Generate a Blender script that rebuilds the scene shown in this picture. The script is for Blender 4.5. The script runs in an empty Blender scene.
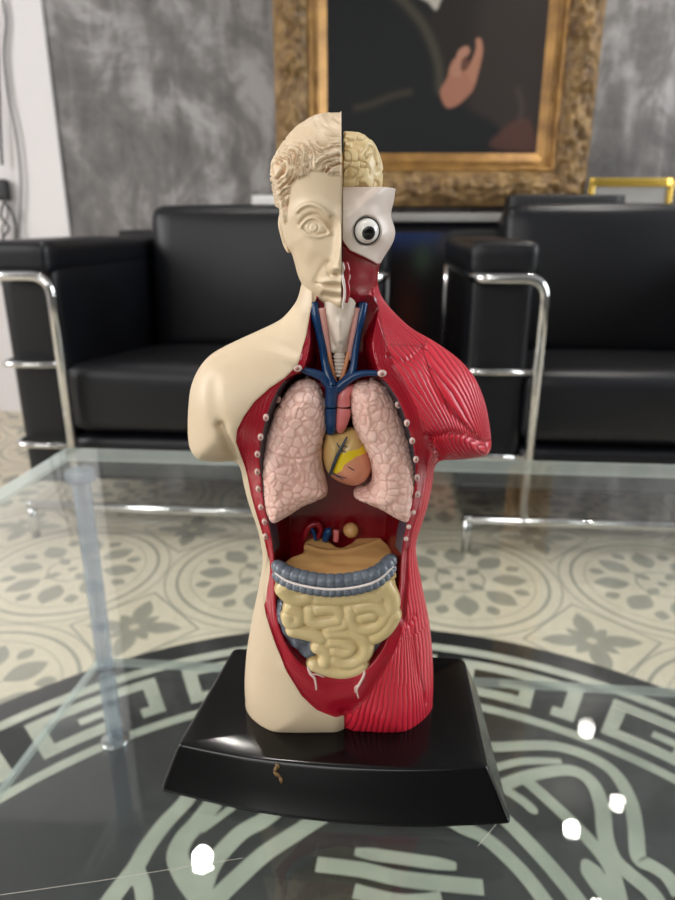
import bpy, bmesh, math, random
import numpy as np
from mathutils import Vector, Matrix

random.seed(7)
rng = np.random.default_rng(7)
COL = bpy.context.scene.collection
TH = math.radians(18.6)
FP = 655.0
CAMZ = 0.72
GLASSZ = 0.45
BASEZ = 0.472           # top of the black plinth
YC = 0.300              # distance of the figure's mid plane
CT, ST = math.cos(TH), math.sin(TH)

# ------------------------------------------------------------------ helpers
def ray(px, py):
    r = (px - 337.5) / FP
    u = (450 - py) / FP
    return np.array([r, CT + u * ST, -ST + u * CT])

def on_z(px, py, z):
    d = ray(px, py)
    t = (z - CAMZ) / d[2]
    return np.array([d[0] * t, d[1] * t, z])

def on_y(px, py, y):
    d = ray(px, py)
    t = y / d[1]
    return np.array([d[0] * t, y, CAMZ + d[2] * t])

def U(px, py, y=0.0):
    """picture point -> local mm (x, z) of the figure at local depth y mm"""
    p = on_y(px, py, YC + y / 1000.0)
    return (p[0] * 1000.0, (p[2] - BASEZ) * 1000.0)

def UP(pts, y=0.0):
    return np.array([U(a, b, y) for a, b in pts])

def srgb(r, g, b):
    f = lambda c: (c / 255.0) / 12.92 if c / 255.0 <= 0.04045 else ((c / 255.0 + 0.055) / 1.055) ** 2.4
    return (f(r), f(g), f(b), 1.0)

def tag(o, label=None, cat=None, group=None, kind=None):
    if label: o['label'] = label
    if cat: o['category'] = cat
    if group: o['group'] = group
    if kind: o['kind'] = kind
    return o

def empty(name, loc, rz=0.0):
    o = bpy.data.objects.new(name, None)
    COL.objects.link(o)
    o.location = loc
    o.rotation_euler = (0, 0, rz)
    o.empty_display_size = 0.02
    return o

def mkobj(name, V, F, mats, parent=None, smooth=True, mi=None, attrs=None):
    me = bpy.data.meshes.new(name)
    V = np.asarray(V, dtype=float)
    me.from_pydata(V.tolist(), [], [list(map(int, q)) for q in F])
    if not isinstance(mats, (list, tuple)): mats = [mats]
    for m in mats: me.materials.append(m)
    if mi is not None: me.polygons.foreach_set('material_index', np.asarray(mi, dtype=np.int32))
    me.polygons.foreach_set('use_smooth', [smooth] * len(me.polygons))
    if attrs:
        for k, a in attrs.items():
            a = np.asarray(a, dtype=np.float32)
            if a.ndim == 1:
                at = me.attributes.new(k, 'FLOAT', 'POINT'); at.data.foreach_set('value', a)
            else:
                at = me.attributes.new(k, 'FLOAT_COLOR', 'POINT'); at.data.foreach_set('color', a.ravel())
    me.update()
    o = bpy.data.objects.new(name, me)
    COL.objects.link(o)
    if parent: o.parent = parent
    return o

# ---- materials
def mat(name, col, rough=0.5, metal=0.0, spec=0.5, coat=0.0, coat_r=0.05, bump=None, vary=None, attr=None):
    m = bpy.data.materials.new(name); m.use_nodes = True
    nt = m.node_tree; b = nt.nodes['Principled BSDF']
    c = srgb(*col)
    b.inputs['Base Color'].default_value = c
    b.inputs['Roughness'].default_value = rough
    b.inputs['Metallic'].default_value = metal
    b.inputs['Specular IOR Level'].default_value = spec
    b.inputs['Coat Weight'].default_value = coat
    b.inputs['Coat Roughness'].default_value = coat_r
    tc = nt.nodes.new('ShaderNodeTexCoord')
    if vary:                       # (scale, second colour, amount)
        n = nt.nodes.new('ShaderNodeTexNoise'); n.inputs['Scale'].default_value = vary[0]; n.inputs['Detail'].default_value = 5
        nt.links.new(tc.outputs['Object'], n.inputs['Vector'])
        r = nt.nodes.new('ShaderNodeMapRange'); r.inputs['From Min'].default_value = 0.35; r.inputs['From Max'].default_value = 0.7
        r.inputs['To Max'].default_value = vary[2]
        nt.links.new(n.outputs['Fac'], r.inputs['Value'])
        x = nt.nodes.new('ShaderNodeMix'); x.data_type = 'RGBA'
        x.inputs['A'].default_value = c; x.inputs['B'].default_value = srgb(*vary[1])
        nt.links.new(r.outputs['Result'], x.inputs['Factor']); nt.links.new(x.outputs['Result'], b.inputs['Base Color'])
    if attr:                       # paint wash and painted crease shade in the modelled grooves: (attribute, colour, amount)
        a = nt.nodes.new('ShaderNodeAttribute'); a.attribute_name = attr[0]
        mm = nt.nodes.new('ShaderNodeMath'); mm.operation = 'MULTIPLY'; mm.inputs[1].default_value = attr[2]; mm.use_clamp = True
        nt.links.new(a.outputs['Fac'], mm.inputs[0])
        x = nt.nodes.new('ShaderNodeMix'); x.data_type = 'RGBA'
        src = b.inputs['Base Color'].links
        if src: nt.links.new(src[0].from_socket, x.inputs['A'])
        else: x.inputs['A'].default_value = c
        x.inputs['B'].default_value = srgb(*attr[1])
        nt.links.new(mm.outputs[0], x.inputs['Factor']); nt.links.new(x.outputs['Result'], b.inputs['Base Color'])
    if bump:                       # (scale, strength, distance)
        n = nt.nodes.new('ShaderNodeTexNoise'); n.inputs['Scale'].default_value = bump[0]; n.inputs['Detail'].default_value = 4
        nt.links.new(tc.outputs['Object'], n.inputs['Vector'])
        bp = nt.nodes.new('ShaderNodeBump'); bp.inputs['Strength'].default_value = bump[1]; bp.inputs['Distance'].default_value = bump[2]
        nt.links.new(n.outputs['Fac'], bp.inputs['Height']); nt.links.new(bp.outputs['Normal'], b.inputs['Normal'])
    return m

def fiber_mat(name, col, col2, rough, dist, strength=1.0, lo=-0.6, hi=0.9):
    m = mat(name, col, rough)
    nt = m.node_tree; b = nt.nodes['Principled BSDF']
    a = nt.nodes.new('ShaderNodeAttribute'); a.attribute_name = 'fiber'
    tc = nt.nodes.new('ShaderNodeTexCoord')
    n = nt.nodes.new('ShaderNodeTexNoise'); n.inputs['Scale'].default_value = 70; n.inputs['Detail'].default_value = 2
    nt.links.new(tc.outputs['Object'], n.inputs['Vector'])
    ad = nt.nodes.new('ShaderNodeMath'); ad.operation = 'MULTIPLY_ADD'; ad.inputs[1].default_value = 0.9
    nt.links.new(n.outputs['Fac'], ad.inputs[0]); nt.links.new(a.outputs['Fac'], ad.inputs[2])
    mu = nt.nodes.new('ShaderNodeMath'); mu.operation = 'MULTIPLY'; mu.inputs[1].default_value = math.pi
    nt.links.new(ad.outputs[0], mu.inputs[0])
    s = nt.nodes.new('ShaderNodeMath'); s.operation = 'SINE'; nt.links.new(mu.outputs[0], s.inputs[0])
    ab = nt.nodes.new('ShaderNodeMath'); ab.operation = 'ABSOLUTE'; nt.links.new(s.outputs[0], ab.inputs[0])
    pw = nt.nodes.new('ShaderNodeMath'); pw.operation = 'POWER'; pw.inputs[1].default_value = 0.6; nt.links.new(ab.outputs[0], pw.inputs[0])
    bp = nt.nodes.new('ShaderNodeBump'); bp.inputs['Strength'].default_value = strength; bp.inputs['Distance'].default_value = dist
    nt.links.new(pw.outputs[0], bp.inputs['Height']); nt.links.new(bp.outputs['Normal'], b.inputs['Normal'])
    x = nt.nodes.new('ShaderNodeMix'); x.data_type = 'RGBA'
    x.inputs['A'].default_value = srgb(*col2); x.inputs['B'].default_value = srgb(*col)
    r = nt.nodes.new('ShaderNodeMapRange'); r.inputs['From Min'].default_value = 0.15; r.inputs['From Max'].default_value = 0.75
    nt.links.new(pw.outputs[0], r.inputs['Value'])
    nt.links.new(r.outputs['Result'], x.inputs['Factor']); nt.links.new(x.outputs['Result'], b.inputs['Base Color'])
    return m

# ---- noise / field helpers (numpy)
def vnoise(P, seed=0):
    """smooth value noise in [-1,1] at points P (n,3)"""
    P = np.asarray(P, dtype=np.float64)
    i = np.floor(P).astype(np.int64); f = P - i
    f = f * f * f * (f * (f * 6 - 15) + 10)
    def h(a, b, c):
        n = (a * 73856093) ^ (b * 19349663) ^ (c * 83492791) ^ (seed * 2654435761)
        n = (n ^ (n >> 13)) * 1274126177 & 0x7fffffff
        n = (n ^ (n >> 16)) & 0xffff
        return n / 32767.5 - 1.0
    r = 0
    for dx in (0, 1):
        wx = f[:, 0] if dx else 1 - f[:, 0]
        for dy in (0, 1):
            wy = f[:, 1] if dy else 1 - f[:, 1]
            for dz in (0, 1):
                wz = f[:, 2] if dz else 1 - f[:, 2]
                r = r + wx * wy * wz * h(i[:, 0] + dx, i[:, 1] + dy, i[:, 2] + dz)
    return r

def sstep(a, b, x):
    t = np.clip((x - a) / (b - a), 0, 1)
    return t * t * (3 - 2 * t)

def seg_dist(px, pz, A, B):
    d = B - A
    L = max(d @ d, 1e-12)
    t = np.clip(((px - A[0]) * d[0] + (pz - A[1]) * d[1]) / L, 0, 1)
    return np.hypot(px - A[0] - t * d[0], pz - A[1] - t * d[1])

def line_dist(px, pz, pts):
    pts = np.asarray(pts, float)
    d = np.full(np.shape(px), 1e9)
    for a, b in zip(pts[:-1], pts[1:]):
        d = np.minimum(d, seg_dist(px, pz, a, b))
    return d

def poly_sdf(px, pz, poly):
    """signed distance, positive inside"""
    poly = np.asarray(poly, float); n = len(poly)
    d = np.full(np.shape(px), 1e9); ins = np.zeros(np.shape(px), bool)
    for i in range(n):
        a, b = poly[i], poly[(i + 1) % n]
        d = np.minimum(d, seg_dist(px, pz, a, b))
        c = ((a[1] > pz) != (b[1] > pz))
        with np.errstate(divide='ignore', invalid='ignore'):
            xi = (b[0] - a[0]) * (pz - a[1]) / (b[1] - a[1] + 1e-30) + a[0]
        ins ^= c & (px < xi)
    return np.where(ins, d, -d)

def blur(a, n, it=2):
    for _ in range(it):
        for ax in range(a.ndim):
            p = np.concatenate([np.repeat(np.take(a, [0], ax), n, ax), a, np.repeat(np.take(a, [-1], ax), n, ax)], ax)
            c = np.cumsum(p, ax)
            z = np.zeros_like(np.take(c, [0], ax))
            c = np.concatenate([z, c], ax)
            L = 2 * n + 1
            hi = np.take(c, range(L, c.shape[ax]), ax); lo = np.take(c, range(0, c.shape[ax] - L), ax)
            a = (hi - lo) / L
    return a

def smooth_poly(pts, n=6, closed=True):
    """Catmull-Rom"""
    P = np.asarray(pts, float); m = len(P); out = []
    R = range(m) if closed else range(m - 1)
    for i in R:
        if closed: p0, p1, p2, p3 = P[i - 1], P[i], P[(i + 1) % m], P[(i + 2) % m]
        else: p0, p1, p2, p3 = P[max(i - 1, 0)], P[i], P[i + 1], P[min(i + 2, m - 1)]
        for k in range(n):
            t = k / n
            out.append(0.5 * ((2 * p1) + (-p0 + p2) * t + (2 * p0 - 5 * p1 + 4 * p2 - p3) * t * t + (-p0 + 3 * p1 - 3 * p2 + p3) * t ** 3))
    if not closed: out.append(P[-1])
    return np.array(out)

CORN = np.array([(i, j, k) for i in (0, 1) for j in (0, 1) for k in (0, 1)])
EDG = [(a, b) for a in range(8) for b in range(a + 1, 8) if abs(CORN[a] - CORN[b]).sum() == 1]

def surfnet(F, x, y, z):
    """surface of F<0 as quads (naive surface nets)"""
    F = F.astype(np.float32)
    for ax in range(3):
        sl = [slice(None)] * 3
        for e in (0, -1):
            sl[ax] = e; F[tuple(sl)] = np.maximum(F[tuple(sl)], 0.3)
    s = F < 0
    nx, ny, nz = F.shape
    cnt = np.zeros((nx - 1, ny - 1, nz - 1), np.int8)
    for c in CORN:
        cnt += s[c[0]:nx - 1 + c[0], c[1]:ny - 1 + c[1], c[2]:nz - 1 + c[2]]
    I = np.argwhere((cnt > 0) & (cnt < 8))
    ids = np.full(cnt.shape, -1, np.int64); ids[tuple(I.T)] = np.arange(len(I))
    f = np.stack([F[I[:, 0] + c[0], I[:, 1] + c[1], I[:, 2] + c[2]] for c in CORN])
    acc = np.zeros((len(I), 3)); num = np.zeros(len(I))
    for a, b in EDG:
        m = (f[a] < 0) != (f[b] < 0)
        t = np.where(m, f[a] / np.where(m, f[a] - f[b], 1), 0)
        acc += np.where(m[:, None], CORN[a] + t[:, None] * (CORN[b] - CORN[a]), 0); num += m
    V = I + acc / num[:, None]
    V = np.stack([x[0] + V[:, 0] * (x[1] - x[0]), y[0] + V[:, 1] * (y[1] - y[0]), z[0] + V[:, 2] * (z[1] - z[0])], 1)
    quads = []
    for ax in range(3):
        o1, o2 = [(1, 2), (2, 0), (0, 1)][ax]
        sa = [slice(None)] * 3; sb = [slice(None)] * 3
        sa[ax] = slice(0, -1); sb[ax] = slice(1, None)
        A, B = s[tuple(sa)], s[tuple(sb)]
        for sgn in (0, 1):
            E = np.argwhere((A & ~B) if sgn == 0 else (~A & B))
            E = E[(E[:, o1] > 0) & (E[:, o2] > 0) & (E[:, o1] < F.shape[o1] - 1) & (E[:, o2] < F.shape[o2] - 1)]
            e1 = np.zeros(3, int); e1[o1] = 1; e2 = np.zeros(3, int); e2[o2] = 1
            q = [E - e1 - e2, E - e2, E, E - e1]
            q = np.stack([ids[tuple(k.T)] for k in q], 1)
            if sgn: q = q[:, ::-1]
            quads.append(q)
    Q = np.concatenate(quads)
    return V, Q[(Q >= 0).all(1)]

def vnormals(V, Q):
    n = np.cross(V[Q[:, 2]] - V[Q[:, 0]], V[Q[:, 3]] - V[Q[:, 1]])
    N = np.zeros_like(V)
    for k in range(4): np.add.at(N, Q[:, k], n)
    return N / np.maximum(np.linalg.norm(N, axis=1), 1e-12)[:, None]

def relax(V, Q, it=1, w=0.5):
    for _ in range(it):
        S = np.zeros_like(V); c = np.zeros(len(V))
        for k in range(4):
            np.add.at(S, Q[:, k], V[Q[:, (k + 1) % 4]] + V[Q[:, (k + 3) % 4]]); np.add.at(c, Q[:, k], 2)
        V = V + w * (S / np.maximum(c, 1)[:, None] - V)
    return V

def split(V, Fs, fld, extra=None):
    """cut a mesh along fld=0; returns V, faces(fld>0), faces(fld<0), fields"""
    V = [tuple(v) for v in V]; ex = {k: list(a) for k, a in (extra or {}).items()}
    fld = list(map(float, fld)); pos, neg = [], []; cache = {}
    def cut(a, b):
        k = (a, b) if a < b else (b, a)
        if k in cache: return cache[k]
        t = fld[a] / (fld[a] - fld[b])
        t = min(max(t, 0.02), 0.98)
        V.append(tuple(V[a][i] + t * (V[b][i] - V[a][i]) for i in range(3)))
        for q in ex: ex[q].append(ex[q][a] + t * (ex[q][b] - ex[q][a]))
        fld.append(0.0); cache[k] = len(V) - 1
        return cache[k]
    for q in Fs:
        q = [int(i) for i in q]
        s = [fld[i] > 0 for i in q]
        if all(s): pos.append(q)
        elif not any(s): neg.append(q)
        else:
            for tr in ([q[0], q[1], q[2]], [q[0], q[2], q[3]]) if len(q) == 4 else (q,):
                ts = [fld[i] > 0 for i in tr]
                if all(ts): pos.append(tr); continue
                if not any(ts): neg.append(tr); continue
                P, N = [], []
                for i in range(3):
                    a, b = tr[i], tr[(i + 1) % 3]
                    (P if ts[i] else N).append(a)
                    if ts[i] != ts[(i + 1) % 3]:
                        c = cut(a, b); P.append(c); N.append(c)
                pos.append(P); neg.append(N)
    return np.array(V), pos, neg, {k: np.array(a) for k, a in ex.items()}

def submesh(name, V, Fs, m, parent, attrs=None, dz=22.0):
    used = np.unique(np.concatenate([np.asarray(f) for f in Fs])) if len(Fs) else np.array([], int)
    mp = np.full(len(V), -1); mp[used] = np.arange(len(used))
    F2 = [[int(mp[i]) for i in f] for f in Fs]
    W = (V[used] + np.array([0, 0, dz])) / 1000.0
    return mkobj(name, W, F2, m, parent, attrs={k: a[used] for k, a in (attrs or {}).items()})

def tube(path, rad, seg=10, cap=True, flat=None):
    """swept tube; path (n,3), rad scalar or list. returns V,F"""
    P = np.asarray(path, float); n = len(P)
    rad = np.full(n, rad) if np.isscalar(rad) else np.interp(np.linspace(0, 1, n), np.linspace(0, 1, len(rad)), rad)
    T = np.gradient(P, axis=0); T /= np.linalg.norm(T, axis=1)[:, None] + 1e-12
    ref = np.array([0, 1.0, 0]) if abs(T[0][1]) < 0.9 else np.array([1.0, 0, 0])
    u = np.cross(T[0], ref); u /= np.linalg.norm(u)
    V, F = [], []
    for i in range(n):
        u = u - (u @ T[i]) * T[i]; u /= np.linalg.norm(u); v = np.cross(T[i], u)
        for k in range(seg):
            a = 2 * math.pi * k / seg
            V.append(P[i] + rad[i] * (math.cos(a) * u + math.sin(a) * v))
    for i in range(n - 1):
        for k in range(seg):
            F.append((i * seg + k, i * seg + (k + 1) % seg, (i + 1) * seg + (k + 1) % seg, (i + 1) * seg + k))
    if cap:
        F.append(tuple(range(seg))[::-1]); F.append(tuple((n - 1) * seg + k for k in range(seg)))
    return np.array(V), F

def merge(parts):
    V, F = [], []; o = 0
    for v, f in parts:
        V.append(np.asarray(v, float)); F += [tuple(i + o for i in q) for q in f]; o += len(v)
    return np.concatenate(V), F

def tobj(name, paths, m, parent, dz=22.0, seg=10):
    """paths: list of (points mm (n,3), radius, smoothing)"""
    parts = []
    for p, r in paths:
        parts.append(tube(smooth_poly(p, 5, False), r, seg))
    V, F = merge(parts)
    return mkobj(name, (V + [0, 0, dz]) / 1000.0, F, m, parent)

def rbox(size, r, n=8, puff=(0, 0, 0)):
    """rounded, optionally puffed box centred on the origin"""
    h = np.array(size) / 2.0; V = []; F = []; key = {}
    g = np.linspace(-1, 1, n + 1)
    # denser spacing at the rims
    def pt(c):
        k = tuple(np.round(c, 6))
        if k not in key:
            key[k] = len(V); V.append(c)
        return key[k]
    for ax in range(3):
        a, b = [(1, 2), (2, 0), (0, 1)][ax]
        for s in (-1, 1):
            for i in range(n):
                for j in range(n):
                    q = []
                    for (u, v) in ((i, j), (i + 1, j), (i + 1, j + 1), (i, j + 1)):
                        c = np.zeros(3); c[ax] = s; c[a] = g[u]; c[b] = g[v]; q.append(pt(c))
                    F.append(tuple(q) if s > 0 else tuple(q[::-1]))
    V = np.array(V)
    m = np.sign(V) * (1 - (1 - np.abs(V)) ** 1.6)      # crowd the grid to the edges
    P = m * h
    inner = np.clip(P, -(h - r), h - r)
    d = P - inner; L = np.linalg.norm(d, axis=1)[:, None]
    # points on the inner flats
    out = np.where(L > 1e-9, inner + d / np.maximum(L, 1e-9) * r, P)
    for k in range(3):
        o1, o2 = [i for i in range(3) if i != k]
        w = (1 - m[:, o1] ** 2) * (1 - m[:, o2] ** 2)
        out[:, k] += np.sign(V[:, k]) * (np.abs(V[:, k]) > 0.999) * puff[k] * w
    return out, F

def box(size, bev=0.0):
    if bev > 0: return rbox(size, bev, 6)
    h = np.array(size) / 2.0
    V = np.array([(x, y, z) for x in (-1, 1) for y in (-1, 1) for z in (-1, 1)]) * h
    F = [(0, 1, 3, 2), (4, 6, 7, 5), (0, 4, 5, 1), (2, 3, 7, 6), (0, 2, 6, 4), (1, 5, 7, 3)]
    return V, F

# ------------------------------------------------------------------ materials
M = {}
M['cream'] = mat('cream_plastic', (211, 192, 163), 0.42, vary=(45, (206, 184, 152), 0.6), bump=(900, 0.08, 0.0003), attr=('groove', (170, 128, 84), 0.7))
M['rim'] = mat('crimson_gloss_paint', (158, 10, 32), 0.25, vary=(60, (128, 8, 28), 0.7), spec=0.6)
M['muscle'] = fiber_mat('striated_red_paint', (212, 40, 60), (158, 14, 38), 0.36, 0.00055, 0.9)
M['rimf'] = fiber_mat('crimson_streaked_paint', (164, 12, 36), (140, 8, 30), 0.26, 0.00016, 0.5)
M['lining'] = mat('dark_red_lining', (122, 8, 22), 0.24, vary=(50, (92, 8, 20), 0.8), bump=(120, 0.4, 0.001))
M['pleura'] = mat('grey_lining_paint', (84, 80, 92), 0.3, vary=(80, (58, 46, 56), 0.8))
M['skull'] = mat('off_white_plastic', (226, 214, 204), 0.35, vary=(60, (220, 200, 190), 0.6))
M['jaw'] = mat('dark_red_jaw_paint', (142, 14, 30), 0.3, vary=(120, (112, 10, 26), 0.8), bump=(300, 0.3, 0.0004))
M['brain'] = mat('ivory_brain_paint', (226, 204, 156), 0.4, attr=('groove', (190, 152, 96), 0.6))
M['lung'] = mat('pink_lung_paint', (244, 208, 196), 0.34, vary=(60, (232, 184, 168), 0.7), attr=('groove', (196, 134, 118), 0.75))
M['white'] = mat('white_eye_gloss', (240, 238, 234), 0.12, coat=0.5)
M['black'] = mat('black_gloss_paint', (12, 12, 12), 0.15)
M['iris'] = mat('charcoal_iris_paint', (44, 46, 48), 0.2)
M['blue'] = mat('blue_vein_paint', (16, 62, 108), 0.22, vary=(150, (12, 50, 96), 0.8))
M['pink'] = mat('pink_artery_paint', (216, 110, 112), 0.3, vary=(100, (226, 140, 138), 0.8))
M['palepink'] = mat('pale_pink_paint', (206, 150, 142), 0.35)
M['larynx'] = mat('ivory_larynx_paint', (216, 204, 190), 0.35, vary=(120, (196, 176, 160), 0.7))
M['orange'] = mat('apricot_paint', (222, 150, 110), 0.35)
M['bone'] = mat('bone_white_paint', (216, 192, 182), 0.35)
M['bonecore'] = mat('rib_core_paint', (168, 110, 104), 0.4)
M['heart'] = mat('tan_heart_paint', (214, 184, 120), 0.3, vary=(90, (204, 160, 104), 0.8))
M['heartpink'] = mat('salmon_heart_paint', (222, 150, 118), 0.3, vary=(90, (206, 122, 98), 0.8))
M['yellow'] = mat('yellow_fat_paint', (236, 204, 36), 0.3)
M['vessel'] = mat('slate_vessel_paint', (44, 58, 74), 0.3)
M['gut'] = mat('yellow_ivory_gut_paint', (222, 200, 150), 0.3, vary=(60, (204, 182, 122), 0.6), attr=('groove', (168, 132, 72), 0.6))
M['colon'] = mat('grey_colon_paint', (104, 112, 122), 0.28, vary=(120, (84, 92, 102), 0.8), bump=(350, 0.25, 0.0006))
M['stomach'] = mat('tan_cut_paint', (214, 168, 108), 0.42, vary=(90, (204, 152, 94), 0.7))
M['whiteline'] = mat('white_line_paint', (226, 214, 208), 0.35)
M['plinth'] = mat('black_gloss_plastic', (8, 8, 9), 0.16, spec=0.35, bump=(500, 0.02, 0.0002))
M['glue'] = mat('brown_glue_residue', (104, 78, 40), 0.5)
M['dust'] = mat('pale_dust', (190, 186, 176), 0.8)
M['leather'] = mat('black_leather', (14, 15, 19), 0.38, vary=(3, (19, 21, 27), 0.8), bump=(260, 0.25, 0.0012), spec=0.38)
M['chrome'] = mat('polished_chrome', (214, 214, 214), 0.1, 1.0)
M['shadowcloth'] = mat('black_webbing', (14, 14, 15), 0.7)
M['whitewall'] = mat('white_wall_paint', (226, 222, 222), 0.75, bump=(60, 0.15, 0.002))
M['giltdark'] = mat('aged_gilt_carving', (150, 120, 76), 0.5, 0.2, vary=(22, (84, 60, 36), 0.95))
M['gilt'] = mat('bright_gilt', (170, 128, 70), 0.4, 0.4, vary=(14, (120, 86, 44), 0.9))
M['brass'] = mat('bright_brass', (226, 190, 90), 0.22, 0.85)
M['console'] = mat('dark_lacquer', (22, 22, 26), 0.3)
M['stone'] = mat('pale_grey_stone', (150, 148, 144), 0.4, vary=(8, (130, 126, 120), 0.7))
M['navy'] = mat('navy_cloth', (20, 34, 66), 0.6)
M['olive'] = mat('dull_green_paint', (46, 56, 46), 0.6)
M['maroon'] = mat('dull_maroon_paint', (52, 24, 22), 0.6)
M['paper'] = mat('white_card', (218, 216, 212), 0.6)
M['rubber'] = mat('black_rubber', (26, 26, 28), 0.5)
M['cable'] = mat('grey_cable', (120, 118, 118), 0.5)
M['ceiling'] = mat('white_ceiling_paint', (170, 172, 176), 0.8)

def glass_mats():
    m = bpy.data.materials.new('clear_table_glass'); m.use_nodes = True; nt = m.node_tree
    nt.nodes.clear(); o = nt.nodes.new('ShaderNodeOutputMaterial')
    t = nt.nodes.new('ShaderNodeBsdfTransparent'); t.inputs[0].default_value = (0.945, 0.965, 0.958, 1)
    g = nt.nodes.new('ShaderNodeBsdfGlossy'); g.inputs['Roughness'].default_value = 0.012; g.inputs['Color'].default_value = (1, 1, 1, 1)
    fr = nt.nodes.new('ShaderNodeFresnel'); fr.inputs['IOR'].default_value = 1.5
    # seen from behind the node inverts the ratio; the thin pane keeps the outside value on both sides
    ge = nt.nodes.new('ShaderNodeNewGeometry')
    mi = nt.nodes.new('ShaderNodeMix'); mi.data_type = 'FLOAT'; mi.inputs['A'].default_value = 1.5; mi.inputs['B'].default_value = 1 / 1.5
    nt.links.new(ge.outputs['Backfacing'], mi.inputs['Factor']); nt.links.new(mi.outputs['Result'], fr.inputs['IOR'])
    x = nt.nodes.new('ShaderNodeMixShader')
    nt.links.new(fr.outputs[0], x.inputs[0]); nt.links.new(t.outputs[0], x.inputs[1]); nt.links.new(g.outputs[0], x.inputs[2])
    nt.links.new(x.outputs[0], o.inputs[0])
    e = bpy.data.materials.new('ground_glass_edge'); e.use_nodes = True; nt = e.node_tree
    nt.nodes.clear(); o = nt.nodes.new('ShaderNodeOutputMaterial')
    t = nt.nodes.new('ShaderNodeBsdfTransparent'); t.inputs[0].default_value = (0.90, 0.95, 0.93, 1)
    g = nt.nodes.new('ShaderNodeBsdfPrincipled'); g.inputs['Base Color'].default_value = srgb(222, 232, 228)
    g.inputs['Roughness'].default_value = 0.06
    tl = nt.nodes.new('ShaderNodeBsdfTranslucent'); tl.inputs[0].default_value = srgb(232, 244, 240)
    y = nt.nodes.new('ShaderNodeMixShader'); y.inputs[0].default_value = 0.55
    nt.links.new(g.outputs[0], y.inputs[1]); nt.links.new(tl.outputs[0], y.inputs[2])
    x = nt.nodes.new('ShaderNodeMixShader'); x.inputs[0].default_value = 0.62
    nt.links.new(t.outputs[0], x.inputs[1]); nt.links.new(y.outputs[0], x.inputs[2]); nt.links.new(x.outputs[0], o.inputs[0])
    a = bpy.data.materials.new('frosted_acrylic'); a.use_nodes = True; nt = a.node_tree
    nt.nodes.clear(); o = nt.nodes.new('ShaderNodeOutputMaterial')
    t = nt.nodes.new('ShaderNodeBsdfTransparent'); t.inputs[0].default_value = (0.86, 0.90, 0.95, 1)
    g = nt.nodes.new('ShaderNodeBsdfPrincipled'); g.inputs['Base Color'].default_value = srgb(170, 182, 196)
    g.inputs['Roughness'].default_value = 0.12
    x = nt.nodes.new('ShaderNodeMixShader'); x.inputs[0].default_value = 0.42
    nt.links.new(t.outputs[0], x.inputs[1]); nt.links.new(g.outputs[0], x.inputs[2]); nt.links.new(x.outputs[0], o.inputs[0])
    return m, e, a
M['glass'], M['edge'], M['acrylic'] = glass_mats()

# ================================================================== THE FIGURE
torso = empty('anatomical_torso_model', (0, YC, GLASSZ))
tag(torso, 'anatomical torso model, half cream skin and half red muscle, on a black plinth', 'anatomy model')

zrow = lambda py: U(337.5, py, 0)[1]

# ---------------- body field
BODY = [(376, 255), (377, 275), (379, 290), (384, 300), (392, 310), (402, 320), (414, 330), (432, 340), (447, 350), (460, 360),
        (469, 370), (476, 380), (484, 400), (488, 420), (490, 438), (489, 447), (482, 453), (465, 456), (448, 457), (438, 458), (434, 465),
        (432, 480), (428, 500), (422, 520), (416, 540), (417, 560), (421, 580), (425, 600), (429, 620), (432, 650), (433, 680),
        (432, 701), (431, 725), (248, 725), (246, 701), (245, 680), (247, 650), (252, 620), (256, 600), (260, 580), (263, 560),
        (261, 540), (256, 520), (249, 500), (244, 480), (241, 465), (236, 458), (222, 459), (203, 457), (195, 451), (190, 440),
        (189, 420), (190, 400), (192, 385), (198, 370), (207, 358), (218, 350), (238, 340), (260, 330), (280, 320), (290, 310),
        (297, 300), (300, 290), (303, 275), (304, 255)]
CAV = [(316, 300), (309, 345), (303, 368), (287, 377), (275, 393), (266, 418), (260, 450), (261, 480), (264, 510), (269, 535),
       (272, 560), (273, 585), (274, 610), (280, 635), (294, 655), (313, 668), (335, 674), (356, 672), (373, 659), (388, 638),
       (397, 616), (401, 590), (403, 560), (406, 535), (411, 510), (416, 480), (414, 450), (408, 425), (399, 400), (388, 383),
       (379, 370), (373, 345), (378, 300)]
SKINL = [(311, 296), (311, 306), (305.6, 337), (297.6, 365), (285, 377), (270, 386.7), (255, 400), (245, 414), (238.5, 427), (237, 440), (239.5, 450),
         (244, 474), (249, 500), (256, 527), (263, 553), (265, 568), (260, 589), (258.5, 604), (264, 624), (275.5, 648),
         (287.4, 669), (302, 690), (317, 703), (335, 711), (344, 712), (344, 735)]
RIMR = [(376, 296), (378, 320), (386, 345), (398, 372), (412, 398), (424, 425), (430, 445), (428, 480), (423, 510), (415, 535), (411, 560), (411, 590),
        (408, 620), (398, 645), (384, 668), (368, 692), (352, 709), (344, 712)]

h = 0.6
bx = np.arange(-80, 80, h); by = np.arange(-36, 36, h); bz = np.arange(-4.0, 232, h)
GX, GZ = np.meshgrid(bx, bz, indexing='ij')
bp_ = smooth_poly(UP(BODY, 0), 3)
d2 = blur(poly_sdf(GX, GZ, bp_), 2, 2)
rows = np.array([250, 290, 310, 330, 350, 370, 400, 440, 480, 520, 560, 600, 650, 690, 715])
zr = np.array([zrow(r) for r in rows])
TF = np.array([13, 13, 15, 19, 23, 25, 27, 28, 28, 26, 24, 24.5, 26, 28, 29.5])
TB = np.array([15, 16, 19, 22, 25, 27, 28, 27, 25, 22, 21, 24, 29, 30, 30])
def lut(z, T): return np.interp(-z, -zr, T)
RR = np.interp(-bz, -zr, [16, 16, 17, 20, 24, 26, 28, 28, 30, 32, 34, 36, 38, 40, 40])[None, :]
Tf = lut(bz, TF)[None, :] * np.ones_like(GX); Tb = lut(bz, TB)[None, :] * np.ones_like(GX)
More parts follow.
